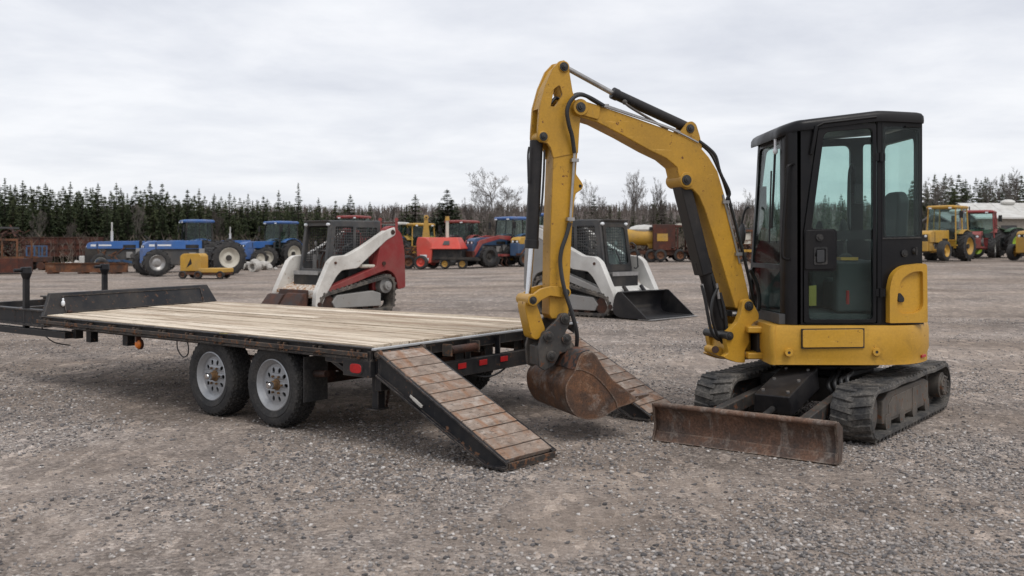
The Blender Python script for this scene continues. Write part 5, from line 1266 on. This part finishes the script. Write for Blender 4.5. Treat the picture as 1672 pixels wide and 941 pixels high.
G3 = 'tractors parked on the right'
tractor('yellow cab tractor with deep tread rear tyre next to the excavator', 1549, 425.5, 42, M['yelbg'], M['yelbg'], M['yelbg'], cabh=2.75, backward=True, group=G3, hood_z=1.45, hood_w=.8, hood_h=.55, rr=.72, rf=.5, wb=2.3)
tractor('dark red cab tractor between the yellow tractor and the green one', 1598, 424.2, 60, M['redbg'], M['redbg'], M['dark'], M['whitebg'], d=54.5, cabh=2.55, backward=True, group=G3, cabx=(-.8, 1.2), cabw=.85, rr=.72, hood_z=1.35, nose=.3, wb=2.2)
tractor('dark green tractor without a cab in front of the white roofed shed', 1643, 423.8, 12, M['green'], None, M['lime'], M['lime'], d=54.3, group=G3, ex=M['dark'], ex_h=1.3, rr=.75, rf=.48)
tractor('green tractor with a lime rear wheel and a brown canopy at the right edge', 1722, 425.5, 30, M['yelbg'], None, M['lime'], M['yelbg'], group=G3, open_frame=M['rust'], cabh=2.45, rr=.62, rf=.42, wb=2.1)
# ---- yellow mower deck beside the blue tractor
p = on_terrain(336, 455)
mw = Thing('mower', 'yellow rotary mower deck on small rusty wheels in front of the blue tractors', 'mower', tuple(p), R(180-8))
b = MB(); b.prism(rounded([(.05, .32), (.98, .30), (.98, .95), (.85, 1.05), (.15, 1.06), (.05, .95)], .06), XZ, -.35, .35); b.build('upright_housing', M['yelbg'], mw, .03)
b = MB(); b.prism(rounded([(-1.0, -.6), (.0, -.7), (.1, .6), (-1.0, .5)], .12), plan, .26, .44); b.build('deck', M['yelbg'], mw, .03)
b = MB(); b.prism([(-.95, -.55), (.95, -.55), (.95, .5), (-.95, .5)], plan, .18, .27); b.build('underframe', M['rust'], mw)
b = MB(); b.prism([(.70, .45), (.45, .62), (.50, .86)], XZ, .352, .356); b.prism([(.70, .45), (.45, .62), (.50, .86)], XZ, -.356, -.352); b.build('dark_decal', M['dark'], mw)
for x, y in ((-.85, .45), (.80, .45), (.05, .6), (-.7, -.5), (.8, -.5)):
    bg_wheel(mw, (x, y, .17), .17, .16, M['rust'], False)
# ---- rusty things on the left
p = on_terrain(16, 447)
sc = Thing('scrap_stack', 'heap of rusted farm scrap on a rusty steel sled at the left edge', 'scrap heap', tuple(p), R(4))
b = MB(); b.bx(-1.9, .75, -.9, .9, .06, .75); b.build('sled', M['rust_red'], sc, .02)
b = MB()
for x in (-1.8, -.9, .0, .7): b.beam((x, -.85, .75), (x, -.85, 1.7), .07, .07); b.beam((x, .85, .75), (x, .85, 1.7), .07, .07)
for y in (-.85, .85): b.beam((-1.8, y, 1.66), (.72, y, 1.66), .08, .10); b.beam((-1.8, y, .80), (1.0, y, .80), .06, .08)
each(b, 'rack', M['rust'], sc)
b = MB(); rs = random.Random(8)
for k in range(90):
    c = Vector((rs.uniform(-1.8, .6), rs.uniform(-.75, .75), rs.uniform(.8, 2.15))); d = Vector((rs.gauss(0, 1), rs.gauss(0, 1), rs.gauss(0, .7))).normalized()*rs.uniform(.12, .5); b.beam(c-d, c+d, rs.uniform(.03, .10), rs.uniform(.02, .07))
b.build('scrap_iron', M['rust_dark'], sc); tag(sc.o.children[-1], kind='stuff')
b = MB(); b.bx(-1.9, .2, -.6, .6, 2.20, 2.28); b.build('scrap_lid', M['grey'], sc)
p = on_terrain(60, 441)
fr_ = Thing('machine_frame', 'small dull blue steel frame standing on rusted machinery', 'frame', tuple(p), R(3))
b = MB()
for x in (-.42, 0, .42):
    for y in (-.3, .3): b.beam((x, y, .75), (x, y, 1.35), .07, .07)
for y in (-.3, .3): b.beam((-.45, y, 1.33), (.45, y, 1.33), .06, .06); b.beam((-.45, y, .76), (.45, y, .76), .06, .06)
each(b, 'blue_frame', M['bluedk'], fr_)
b = MB(); b.bx(-.7, .7, -.45, .45, .45, .73); b.cyl((-.35, -.5, .25), (-.35, .5, .25), .25, n=16); b.cyl((.4, -.5, .22), (.4, .5, .22), .22, n=16); b.build('gearbox', M['rust_dark'], fr_, .03)
p = on_terrain(103, 434)
wg = Thing('farm_wagon', 'long high sided rusty red wagon behind the steel beam', 'wagon', tuple(p), R(2))
b = MB(); b.bx(-2.3, 2.3, -1.0, .9, .62, 1.86); b.build('box', M['rust_red'], wg, .01)
b = MB()
for y in (-1.04, .94):
    for x in (-2.28, -1.1, .1, 1.2, 2.28): b.beam((x, y, .6), (x, y, 1.9), .09, .06)
    for z in (.64, 1.05, 1.45, 1.86): b.beam((-2.3, y, z), (2.3, y, z), .05, .07)
b.build('stakes', M['rust_dark'], wg)
for x in (-1.5, 1.5):
    for y in (-.8, .8): bg_wheel(wg, (x, y, .36), .36, .22, M['rust_dark'], False)
p = on_terrain(140, 447)
bm_ = Thing('steel_beam', 'long rusty steel beam lying on the gravel before the wagon', 'beam', tuple(p), R(-1))
b = MB(); b.bx(-1.95, 2.05, -.10, .10, .10, .50); b.bx(-1.95, 2.05, -.16, .16, .50, .53); b.bx(-1.95, 2.05, -.16, .16, .07, .10); b.build('web', M['rust'], bm_)
b = MB()
for x in (-1.6, -.1, 1.5): b.bx(x-.12, x+.12, -.4, .4, -.02, .07)
each(b, 'timber_block', M['rust_dark'], bm_)
def rubble(label, px, py, n, r, sd):
    p = on_terrain(px, py); rs = random.Random(sd); b = MB()
    for k in range(n):
        a, d = rs.uniform(0, 6.28), r*rs.random()**.6; s = rs.uniform(.10, .24); T_ = Matrix.Rotation(rs.uniform(0, 3), 3, (rs.random(), rs.random(), 1))
        b.dome((d*math.cos(a)*1.6, d*math.sin(a), s*.5+max(0, .35*(1-d/r))), (s*1.2, s, s*.8), 7, 5, T_)
    o = b.build('rubble_pile', M['stone'], None, smooth=False); o.location = p; tag(o, label, 'rubble', kind='stuff'); return o
rubble('low heap of pale rubble behind the rusty steel beam', 142, 437, 40, 1.0, 1)
rubble('low heap of pale broken stone between blue tractor wheels', 420, 441, 30, .7, 2)
p = on_terrain(416, 444)
b = MB(); b.lathe([(.17, -.25), (.26, -.25), (.26, .25), (.17, .25)], (0, 0, .26), (.3, 1, 0), 20); o = b.build('concrete_pipe', M['stone']); o.location = p; tag(o, 'short pale concrete pipe lying by the rubble between blue tractors', 'pipe')
# ---- red mast, yellow boom, baler
p = on_terrain(634, 440)
ms = Thing('forklift_mast', 'pair of red steel uprights joined by a bar behind the red loader', 'mast', tuple(p), R(8))
b = MB()
for x in (-.42, .42): b.bx(x-.07, x+.07, -.08, .08, 0, 2.6); b.cyl((x, -.1, 2.58), (x, .1, 2.58), .10, n=12)
each(b, 'upright', M['redbg'], ms); b = MB(); b.bx(-.4, .4, -.05, .05, 2.36, 2.46); b.bx(-.4, .4, -.05, .05, .5, .6); b.bx(-.5, .5, -.3, .3, 0, .1); each(b, 'cross_bar', M['rust_red'], ms)
p = on_terrain(695, 436)
bb_ = Thing('digger_boom', 'upright yellow digger boom standing behind the orange baler', 'boom', tuple(p), R(10))
b = MB(); b.prism([(-.30, 0), (.30, 0), (.26, 1.3), (.10, 2.75), (-.05, 2.8), (-.22, 1.3)], XZ, -.14, .14); b.cyl((.03, -.17, 2.72), (.03, .17, 2.72), .13, n=14); b.build('arm', M['yelbg'], bb_, .02)
b = MB(); b.cyl((.02, -.19, 2.72), (.02, .19, 2.72), .05, n=10); b.bx(-.4, .4, -.3, .3, 0, .12); b.build('base_and_pin', M['rust_dark'], bb_)
p = on_terrain(727, 439)
ba = Thing('baler', 'bright orange red hay baler with a sloped hood and a white upright pipe', 'baler', tuple(p), R(-12))
b = MB(); b.prism(rounded([(-1.25, .30), (-.55, .28), (-.48, .95), (-.55, 1.35), (-.80, 1.58), (-1.25, 1.62), (-1.32, 1.3)], .10), XZ, -.75, .75); b.build('side_housing', M['orange'], ba, .04)
b = MB(); b.hexa([(-.62, -.80, 1.00), (1.05, -.80, 1.00), (1.05, .7, 1.0), (-.62, .7, 1.0), (-.80, -.35, 1.60), (.72, -.30, 1.60), (.72, .6, 1.6), (-.80, .6, 1.6)]); hd_ = b.build('hood', M['orange'], ba, .06, 3)
b = MB(); b.hexa([(.05, -.66, 1.22), (.40, -.66, 1.22), (.40, -.64, 1.22), (.05, -.64, 1.22), (.08, -.50, 1.42), (.36, -.50, 1.42), (.36, -.48, 1.42), (.08, -.48, 1.42)]); b.build('emblem', M['grey'], hd_)
b = MB(); b.bx(-1.1, -.75, -.765, -.755, .55, .72); b.bx(-.9, -.65, -.765, -.755, .42, .55); b.build('white_decal', M['whitedecal'], ba)
b = MB(); b.bx(-.6, 1.0, -.6, .6, .45, 1.0); b.bx(-.4, 1.9, -.72, -.5, .48, .60); b.bx(1.0, 1.8, -.3, .3, .4, .52); b.build('pickup_frame', M['dark'], ba)
b = MB(); b.cyl((.05, .2, 1.5), (.05, .2, 2.5), .085, n=14); b.build('upright_pipe', M['cream'], ba)
b = MB(); b.cyl((.05, .2, 2.46), (.05, .2, 2.68), .12, .10, n=14); b.build('pipe_cap', M['yelbg'], ba)
bg_wheel(ba, (-1.0, -.92, .34), .36, .28, M['orange'], False, -1); bg_wheel(ba, (.15, -.55, .26), .26, .2, M['yelbg'], False, -1); bg_wheel(ba, (1.05, -.5, .26), .26, .2, M['yelbg'], False, -1); bg_wheel(ba, (-.9, .85, .34), .36, .28, M['orange'], False, 1)
# ---- yellow tank and rusted combine in the middle
p = on_terrain(1049, 428)
tk = Thing('tank_trailer', 'yellow tank with a white dome on a rusted trailer right of the white loader', 'tank', tuple(p), R(-4))
b = MB(); pr = [(0, -1.05), (.30, -1.0), (.45, -.8), (.47, .5), (.40, .8), (.2, 1.0), (0, 1.05)]; b.lathe(pr, (0, 0, 1.35), (1, 0, .0), 24, False); b.hexa([(.35, -.25, .75), (.75, -.25, .75), (.75, .25, .75), (.35, .25, .75), (.1, -.35, 1.2), (.95, -.35, 1.2), (.95, .35, 1.2), (.1, .35, 1.2)]); b.build('tank', M['yelbg'], tk)
b = MB(); b.dome((.1, 0, 1.78), (.85, .4, .26)); b.build('tank_dome', M['whitebg'], tk)
b = MB(); b.bx(.35, .75, -.42, -.36, 1.72, 1.9); b.build('dome_window', M['dark'], tk)
b = MB(); b.bx(-1.1, 1.2, -.6, .6, .42, .62); rs = random.Random(4)
for k in range(40): c = Vector((rs.uniform(-1, 1.1), rs.uniform(-.6, .6), rs.uniform(.25, .95))); d = Vector((rs.gauss(0, 1), rs.gauss(0, 1), rs.gauss(0, .6))).normalized()*rs.uniform(.1, .4); b.beam(c-d, c+d, .08, .06)
b.build('trailer_frame', M['rust_dark'], tk)
for x in (-.5, .45):
    for y in (-.65, .65): bg_wheel(tk, (x, y, .36), .36, .22, M['rust'], False)
def wreck(label, px, py, rz, L, H, sd, mats):
    p = on_terrain(px, py); t = Thing('rusted_combine', label, 'combine', tuple(p), rz); rs = random.Random(sd)
    b = MB(); b.bx(-L*.5, -.1, -.7, .7, .6, H); b.build('body', mats[0], t, .03)
    b = MB()
    for x in (0, L*.22, L*.44):
        for y in (-.65, .65): b.beam((x, y, .5), (x, y, H-.1), .09, .09)
    b.bx(-.1, L*.48, -.72, .72, H-.14, H-.04); b.build('cab_frame', mats[0], t)
    b = MB(); b.bx(L*.24, L*.42, -.60, -.55, H*.52, H*.86); b.build('side_panel', mats[1], t)
    b = MB(); b.bx(.0, L*.5, -.7, .7, H-.04, H+.05); b.build('roof', mats[2], t)
    b = MB(); b.bx(-L*.5, L*.5, -.6, .6, .35, .6)
    for k in range(60): c = Vector((rs.uniform(-L*.5, L*.5), rs.uniform(-.75, .7), rs.uniform(.12, .95))); d = Vector((rs.gauss(0, 1), rs.gauss(0, 1), rs.gauss(0, .6))).normalized()*rs.uniform(.1, .45); b.beam(c-d, c+d, rs.uniform(.04, .14), .06)
    b.build('underworks', M['rust_dark'], t)
    b = MB(); b.bx(-L*.42, -L*.2, -.715, -.705, H*.55, H*.75); b.build('faded_panel', mats[1], t)
    for x in (-L*.35, L*.05, L*.38): bg_wheel(t, (x, -.72, .34), .34, .2, M['rust'], False, -1); bg_wheel(t, (x, .72, .34), .34, .2, M['rust'], False, 1)
    return t
wreck('wrecked brown combine with a faded yellow panel between the tank and the boom', 1104, 427, R(-3), 2.6, 2.0, 3, (M['rust_red'], M['yelbg'], M['cream']))
wreck('rusted machine with a pale roof seen behind the excavator boom', 1185, 427, R(4), 2.8, 1.7, 6, (M['rust'], M['cream'], M['grey']))
# ---- sheds on the right
def shed(label, px, py, L, Wd_, H, RH, wall, roofm, rz):
    d_ = 66.0; x_ = (px-CX)/F*d_; p = Vector((x_, d_, tz(x_, d_)-.1)); t = Thing('shed', label, 'shed', tuple(p), rz)
    b = MB(); b.bx(-L/2, L/2, -Wd_/2, Wd_/2, 0, H); b.build('wall', wall, t)
    b = MB(); b.prism([(-Wd_/2-.3, H-.05), (0, H+RH), (Wd_/2+.3, H-.05), (Wd_/2+.3, H+.05), (0, H+RH+.12), (-Wd_/2-.3, H+.05)], lambda y, z, q: Vector((q, y, z)), -L/2-.3, L/2+.3); rf_ = b.build('roof', roofm, t)
    b = MB()
    for k in range(int(L/1.2)): x = -L/2+.6+k*1.2; b.beam((x, -Wd_/2-.28, H+.03), (x, 0, H+RH+.125), .04, .05)
    b.build('roof_seams', roofm, rf_)
    b = MB()
    for k in range(3): x = -L*.3+k*L*.3; b.bx(x-.5, x+.5, -Wd_/2-.03, -Wd_/2+.03, H*.35, H*.8)
    each(b, 'window', M['grey'], t)
    b = MB(); b.bx(L*.2, L*.2+.12, .0, .12, H+RH, H+RH+.6); b.dome((-L*.2, -.3, H+RH+.15), (.5, .3, .2)); each(b, 'roof_vent', M['whitebg'], rf_)
shed('long white roofed shed with beige walls behind the tractors on the right', 1690, 420.6, 9.5, 5, 2.3, .95, plain('beige_siding', (.30, .27, .23), .8), M['whitebg'], R(-2))
shed('low grey roofed shed behind the dark red tractor', 1575, 420.8, 3.6, 3.5, 2.1, .55, plain('grey_siding', (.22, .21, .2), .8), M['greylt'], R(4))

# ---- rusty implements standing between the tractors
def implement(label, px, py, a, L, sd, colr):
    p = on_terrain(px, py); t = Thing('farm_implement', label, 'implement', tuple(p), R(a), 'old implements between the tractors'); rs = random.Random(sd)
    b = MB()
    for y in (-.5, .5): b.beam((-L/2, y, .62), (L/2, y, .62), .09, .12)
    for k in range(5): x = -L/2+L*k/4; b.beam((x, -.6, .62), (x, .6, .62), .08, .10)
    b.beam((L/2, 0, .62), (L/2+.9, 0, .45), .10, .10); b.build('frame', colr, t)
    for k in range(6):
        x = -L/2+.2+k*(L-.4)/5; b = MB(); b.tube([(x, -.45, .6), (x+.14, -.48, .42), (x+.06, -.5, .2), (x+.2, -.5, .04)], .035, 6); b.build('tine', M['rust_dark'], t)
    b = MB()
    for k in range(14): c = Vector((rs.uniform(-L/2, L/2), rs.uniform(-.5, .5), rs.uniform(.6, 1.15))); d = Vector((rs.gauss(0, 1), rs.gauss(0, .7), rs.gauss(0, .8))).normalized()*rs.uniform(.15, .45); b.beam(c-d, c+d, .06, .05)
    b.build('linkage', M['rust'], t)
    for y in (-.75, .75): bg_wheel(t, (-.1, y, .36), .36, .22, M['rust'], False, 1 if y > 0 else -1)
    return t
implement('rusty red cultivator with tines between the orange baler and the red loader arms', 800, 436, 20, 1.7, 1, M['redbg'])
implement('dark rusted cultivator standing just left of the excavator bucket cylinder', 868, 435, -15, 1.3, 2, M['rust_dark'])
implement('rusty cultivator beside the blue tractor with a white cab roof', 668, 439, 10, 1.2, 3, M['rust'])
implement('dull blue cultivator on gravel left of the leftmost blue tractor', 178, 446, 6, 1.3, 4, M['bluedk'])
implement('rusted cultivator behind the excavator boom foot', 1206, 430, -8, 1.6, 5, M['yelbg'])
# ------------------------------------------------------------------ trees
def leaf_mat(name, a, b_, c):
    m, nt, p = mat_new(name); N = NT(nt); ri = N.n('NewGeometry').outputs['Random Per Island']; ro_ = N.n('ObjectInfo').outputs['Random']
    col = N.ramp(N.math('ADD', N.math('MULTIPLY', ri, .55), N.math('MULTIPLY', ro_, .45)), [(.1, a), (.5, b_), (.9, c)])
    col = N.mix(N.ramp(N.noise(N.coord(), .55, 4), [(.4, 0.0), (.7, .5)]), col, c)
    N.l(col, p.inputs['Base Color']); p.inputs['Roughness'].default_value = .75; p.inputs['Specular IOR Level'].default_value = .2
    return m
M['needle'] = leaf_mat('spruce_needles', (.020, .032, .017), (.038, .054, .026), (.075, .082, .036))
M['bark'] = plain('spruce_bark', (.07, .055, .045), .9, 0, .3)
M['bare'] = plain('bare_bark', (.075, .062, .053), .9, 0, .3); M['birch'] = plain('pale_bark', (.12, .104, .092), .9, 0, .35)
def spruce(seed, H, W, low=.03, ragged=.3):
    rs = random.Random(seed); V = []; Fc = []
    def tri(a, b, c):
        o = len(V); V.extend([a, b, c]); Fc.append((o, o+1, o+2))
    n = int(H*6.4)
    for i in range(n):
        f = (i+rs.random()*.8)/n; z = H*(low+(1-low)*f)
        rad = W*1.42*(1-f)**.80*(.75+.25*math.sin(i*1.3+seed))+.02
        for k in range(rs.randint(7, 10)):
            a = rs.uniform(0, 6.283); L = rad*rs.uniform(1-ragged*1.6, 1.12)
            if rs.random() < .08: L *= 1.25
            dr = -.10-.34*(1-f)+rs.uniform(-.08, .14); up = .28*f
            d = Vector((math.cos(a), math.sin(a), 0)); s = Vector((-d.y, d.x, 0))
            p0 = Vector((0, 0, z)); p1 = p0+d*L*.55+Vector((0, 0, L*(dr*.5+up))); p2 = p0+d*L+Vector((0, 0, L*(dr+up*.6)))
            w_ = .15*L+.085
            tri(p0+s*w_*.5, p1+s*w_+Vector((0, 0, -.09)), p2); tri(p0-s*w_*.5, p1-s*w_+Vector((0, 0, -.11)), p2)
            for q in (.45, .7):
                c = p0.lerp(p2, q)+Vector((0, 0, L*.06))
                for sg in (1, -1):
                    e = c+s*sg*L*rs.uniform(.20, .38)+d*L*.14+Vector((0, 0, -rs.uniform(.05, .22)*L-.04)); tri(c-d*.07, c+d*.12, e)
    for k in range(5):
        a = k*1.26; d = Vector((math.cos(a), math.sin(a), 0))*.05; tri(Vector((0, 0, H*.94))+d, Vector((0, 0, H*.94))-d, Vector((0, 0, H*1.015)))
    b = MB(); b.v = V; b.f = Fc
    root = bpy.data.objects.new('spruce_tree', None); COL.objects.link(root)
    me = bpy.data.meshes.new('crown'); me.from_pydata([tuple(v) for v in V], [], Fc); me.materials.append(M['needle'])
    o = bpy.data.objects.new('crown', me); COL.objects.link(o); o.parent = root
    b = MB(); b.cyl((0, 0, -.3), (0, 0, H*.96), .035*H*.42+.05, .01, n=8); b.build('trunk', M['bark'], root)
    return root
def bare(seed, H, mat, spread=.55):
    rs = random.Random(seed); root = bpy.data.objects.new('bare_tree', None); COL.objects.link(root)
    tb_, cb_ = MB(), MB()
    def limb(b, p, d, L, r, lv):
        n = 4; pts = [p]; q = p.copy(); dd = d.copy()
        for k in range(n):
            dd = (dd+Vector((rs.gauss(0, .10), rs.gauss(0, .10), rs.gauss(.03, .06)))).normalized(); q = q+dd*L/n; pts.append(q.copy())
        b.tube(pts, r, 5 if lv < 2 else 3, 1, r2=r*.35)
        if lv >= 4: return
        m_ = (15, 7, 6, 4)[lv]
        for k in range(m_):
            f = rs.uniform(.30 if lv == 0 else .2, 1.0); i = min(n-1, int(f*n)); c = pts[i].lerp(pts[i+1], f*n-i)
            ax = dd.orthogonal().normalized(); ax.rotate(Matrix.Rotation(rs.uniform(0, 6.28), 3, dd)); nd = (dd*(1-spread*.5)+ax*spread*rs.uniform(.7, 1.2)+Vector((0, 0, .34))).normalized()
            limb(cb_, c, nd, L*rs.uniform(.34, .52)*(1.12-f*.42), max(r*(1-f*.6)*.42, .009), lv+1)
    limb(tb_, Vector((0, 0, -.2)), Vector((0, 0, 1)), H*.86, .012*H, 0)
    tb_.build('trunk', mat, root); cb_.build('crown', mat, root)
    return root
rs = random.Random(21)
SPR = [spruce(i+1, 8.0, (1.75, 1.5, 1.95, 1.35, 1.65, 1.25)[i], .04, (.3, .4, .25, .45, .35, .5)[i]) for i in range(6)]
BAR = [bare(40+i, 8.0, M['bare' if i % 2 else 'birch'], (.55, .45, .65, .5)[i]) for i in range(4)]
placed = {}; FARWOOD = []
def put(protos, px, d, top, label, cat, group, wmul=1.0, far=False):
    x = (px-CX)/F*d; z = tz(x, d)-.15; zt = CH-(top-YH)/F*d; sz = max(.25, (zt-z)/8.0)
    src = rs.choice(protos); k = sz*wmul*rs.uniform(.88, 1.12)
    if far: FARWOOD.append((src, Matrix.Translation((x, d, z)) @ Matrix.Rotation(rs.uniform(0, 6.28), 4, 'Z') @ Matrix.Diagonal((k, k, sz, 1)))); return
    if src.name in placed: o = copy_tree(src)
    else: o = src; placed[src.name] = 1
    o.location = (x, d, z); o.rotation_euler = (0, 0, rs.uniform(0, 6.28)); o.scale = (k, k, sz)
    tag(o, label, cat, group); return o
def topline(px):
    pts = [(-200, 292), (0, 297), (80, 303), (190, 304), (300, 313), (400, 321), (480, 323), (560, 334), (620, 340)]
    for (a, ya), (c, yc) in zip(pts, pts[1:]):
        if a <= px <= c: return lerp(ya, yc, (px-a)/(c-a))
    return 340
LL = 'dark green spruce standing in the dense treeline on the left'
for px, top in ((8, 291), (37, 295), (74, 299), (115, 297), (160, 299), (190, 299), (245, 296), (265, 299), (306, 309), (325, 308), (375, 314), (405, 317), (487, 299), (455, 311), (520, 323), (572, 318), (548, 327), (430, 320), (350, 316), (222, 303), (140, 305), (55, 308), (604, 330)):
    put(SPR, px, rs.uniform(72, 80), top, LL, 'spruce tree', 'spruces of the left treeline', .95)
px = -60.0
while px < 612:
    for d0, dt in ((70, 30), (76, 18), (84, 10), (94, 6), (104, 6)):
        put(SPR, px+rs.uniform(-8, 8), d0+rs.uniform(-3, 4), topline(px)+dt+abs(rs.gauss(0, 9))-5, LL, 'spruce tree', 'spruces of the left treeline', 1.12, d0 > 90)
    px += 15
for px, top, d in ((678, 318, 74), (730, 309, 72), (707, 345, 76), (746, 335, 80), (655, 345, 80), (664, 335, 78), (718, 330, 75), (738, 326, 77), (770, 352, 80), (790, 358, 82), (695, 352, 79)):
    put(SPR, px, d, top, 'spruce rising behind the red and orange machines, apart from the dense treeline', 'spruce tree', 'spruces behind the baler', 1.75)
for px, top in ((868, 322), (898, 335), (970, 318), (955, 345), (996, 336), (1011, 340), (1035, 340), (1068, 322), (1080, 326), (1096, 345), (1118, 340), (940, 350)):
    put(SPR, px, rs.uniform(82, 96), top, 'dark spruce in front of the brown hill, framed by the excavator boom', 'spruce tree', 'spruces in front of the hill', 1.25)
px = 618.0
while px < 806:
    put(SPR, px+rs.uniform(-6, 6), rs.uniform(84, 100), 347+abs(rs.gauss(0, 9)), 'low spruce in the gap between the dense treeline and the excavator stick', 'spruce tree', 'low spruces in the middle gap', 1.5); px += 15
px = 900.0
while px < 1215:
    put(SPR, px+rs.uniform(-8, 8), rs.uniform(88, 104), 350+abs(rs.gauss(0, 10)), 'dark spruce in front of the brown hill, framed by the excavator boom', 'spruce tree', 'spruces in front of the hill', 1.35); px += 19
px = 1228.0
while px < 1790:
    t0 = 342 if px < 1330 else (322 if px < 1490 else 288)
    for d0, dt in ((72, 26), (78, 16), (86, 8), (96, 2)):
        put(SPR, px+rs.uniform(-9, 9), d0+rs.uniform(-3, 4), t0+dt+abs(rs.gauss(0, 8))-8, 'dark spruce in the mixed treeline on the right behind the sheds and tractors' if px > 1490 else 'dark spruce seen through the windows of the excavator cab', 'spruce tree', 'spruces of the right treeline' if px > 1490 else 'spruces behind the cab', .92, d0 > 80 or px > 1690 or (px < 1490 and d0 > 74))
    px += 15 if px > 1490 else 24
for px, top in ((808, 290), (798, 318), (822, 315)):
    put(BAR[:3:2], px, 70, top, 'tall bare tree with a fan of twigs left of the excavator stick', 'bare tree', 'bare trees left of the stick', 1.25)
for px, top in ((925, 322), (966, 300), (1018, 290), (1044, 286), (1062, 292), (1092, 318), (1165, 322), (1208, 312), (984, 325)):
    put(BAR, px, rs.uniform(74, 84), top+6, 'bare leafless tree standing before the brown hill behind the boom', 'bare tree', 'bare trees behind the boom', .8)
for px, top in ((1520, 300), (1538, 290), (1617, 292), (1640, 276), (1662, 284), (1690, 290), (1575, 322)):
    put(BAR, px, rs.uniform(66, 72), top+10, 'bare leafless tree at the front of the right hand treeline', 'bare tree', 'bare trees of the right treeline', .95)
for px, top in ((127, 362), (220, 340), (345, 345), (60, 350), (615, 350), (560, 350), (645, 340), (755, 330)):
    put(BAR, px, 69, top, 'small bare tree at the foot of the left spruces', 'bare tree', 'small bare trees at the left treeline', .9)
V_, T_ = [], []; o_ = 0
for src, mx in FARWOOD:
    me = next(c for c in src.children if c.name.startswith('crown')).data
    me.calc_loop_triangles()
    co_ = np.empty(len(me.vertices)*3); me.vertices.foreach_get('co', co_); co_ = co_.reshape(-1, 3)
    ti = np.empty(len(me.loop_triangles)*3, np.int32); me.loop_triangles.foreach_get('vertices', ti)
    A = np.array(mx); V_.append(co_ @ A[:3, :3].T+A[:3, 3]); T_.append(ti.reshape(-1, 3)+o_); o_ += len(co_)
V_ = np.concatenate(V_); T_ = np.concatenate(T_)
me = bpy.data.meshes.new('spruce_wood'); me.vertices.add(len(V_)); me.vertices.foreach_set('co', V_.astype(np.float32).ravel())
me.loops.add(T_.size); me.loops.foreach_set('vertex_index', T_.astype(np.int32).ravel())
me.polygons.add(len(T_)); me.polygons.foreach_set('loop_start', (np.arange(len(T_))*3).astype(np.int32)); me.update(calc_edges=True); me.materials.append(M['needle'])
o = bpy.data.objects.new('spruce_wood', me); COL.objects.link(o); tag(o, 'dark mass of spruces standing behind the front rows of the treeline', 'woodland', kind='stuff')
for s_ in SPR+BAR:
    if s_.name not in placed:
        for c in list(s_.children): bpy.data.objects.remove(c)
        bpy.data.objects.remove(s_)
# woodland on the ridge and scrub at its foot: too many stems to count
def stems(name, label, n, seed, xr, yr, hr, rr, zfun, mat, tilt=.08, twigs=3):
    r_ = np.random.RandomState(seed); V = []; Fc = []
    xs_ = r_.uniform(*xr, n); ys_ = r_.uniform(*yr, n)
    for x, y in zip(xs_, ys_):
        z = zfun(x, y); h = r_.uniform(*hr); r = r_.uniform(*rr); a = r_.uniform(0, 6.28)
        tp = Vector((x+r_.normal(0, tilt)*h, y+r_.normal(0, tilt)*h, z+h)); o = len(V)
        V += [(x+r*math.cos(a+k*2.094), y+r*math.sin(a+k*2.094), z-.2) for k in range(3)]+[tuple(tp)]
        Fc += [(o, o+1, o+3), (o+1, o+2, o+3), (o+2, o, o+3)]
        for k in range(twigs):
            f = r_.uniform(.3, .85); c = Vector((x, y, z)).lerp(tp, f); L = h*r_.uniform(.2, .42)*(1.1-f*.6); b_ = r_.uniform(0, 6.28)
            e = c+Vector((math.cos(b_)*L*.6, math.sin(b_)*L*.6, L*.8)); o = len(V)
            V += [tuple(c+Vector((0, 0, r*.9))), tuple(c-Vector((0, 0, r*.9))), tuple(e)]; Fc += [(o, o+1, o+2)]
    me = bpy.data.meshes.new(name); me.from_pydata(V, [], Fc); me.materials.append(mat); o = bpy.data.objects.new(name, me); COL.objects.link(o)
    return tag(o, label, 'woodland', kind='stuff')
def stem_mat(name, a, b_):
    m, nt, p = mat_new(name); N = NT(nt); ri = N.n('NewGeometry').outputs['Random Per Island']
    N.l(N.ramp(ri, [(0, a), (1, b_)]), p.inputs['Base Color']); p.inputs['Roughness'].default_value = .9; return m
stems('bare_woodland', 'brown leafless woodland covering the far ridge', 26000, 3, (-200, 210), (134, 268), (.9, 2.3), (.05, .14), lambda x, y: hill_h(x, y), stem_mat('woodland_stems', (.060, .046, .040), (.150, .120, .105)), .05, 4)
stems('scrub', 'thin brown scrub along the foot of the trees', 5200, 4, (-50, 70), (63, 74), (.5, 2.4), (.015, .05), tz, stem_mat('scrub_stems', (.075, .058, .046), (.19, .155, .125)), .2, 5)
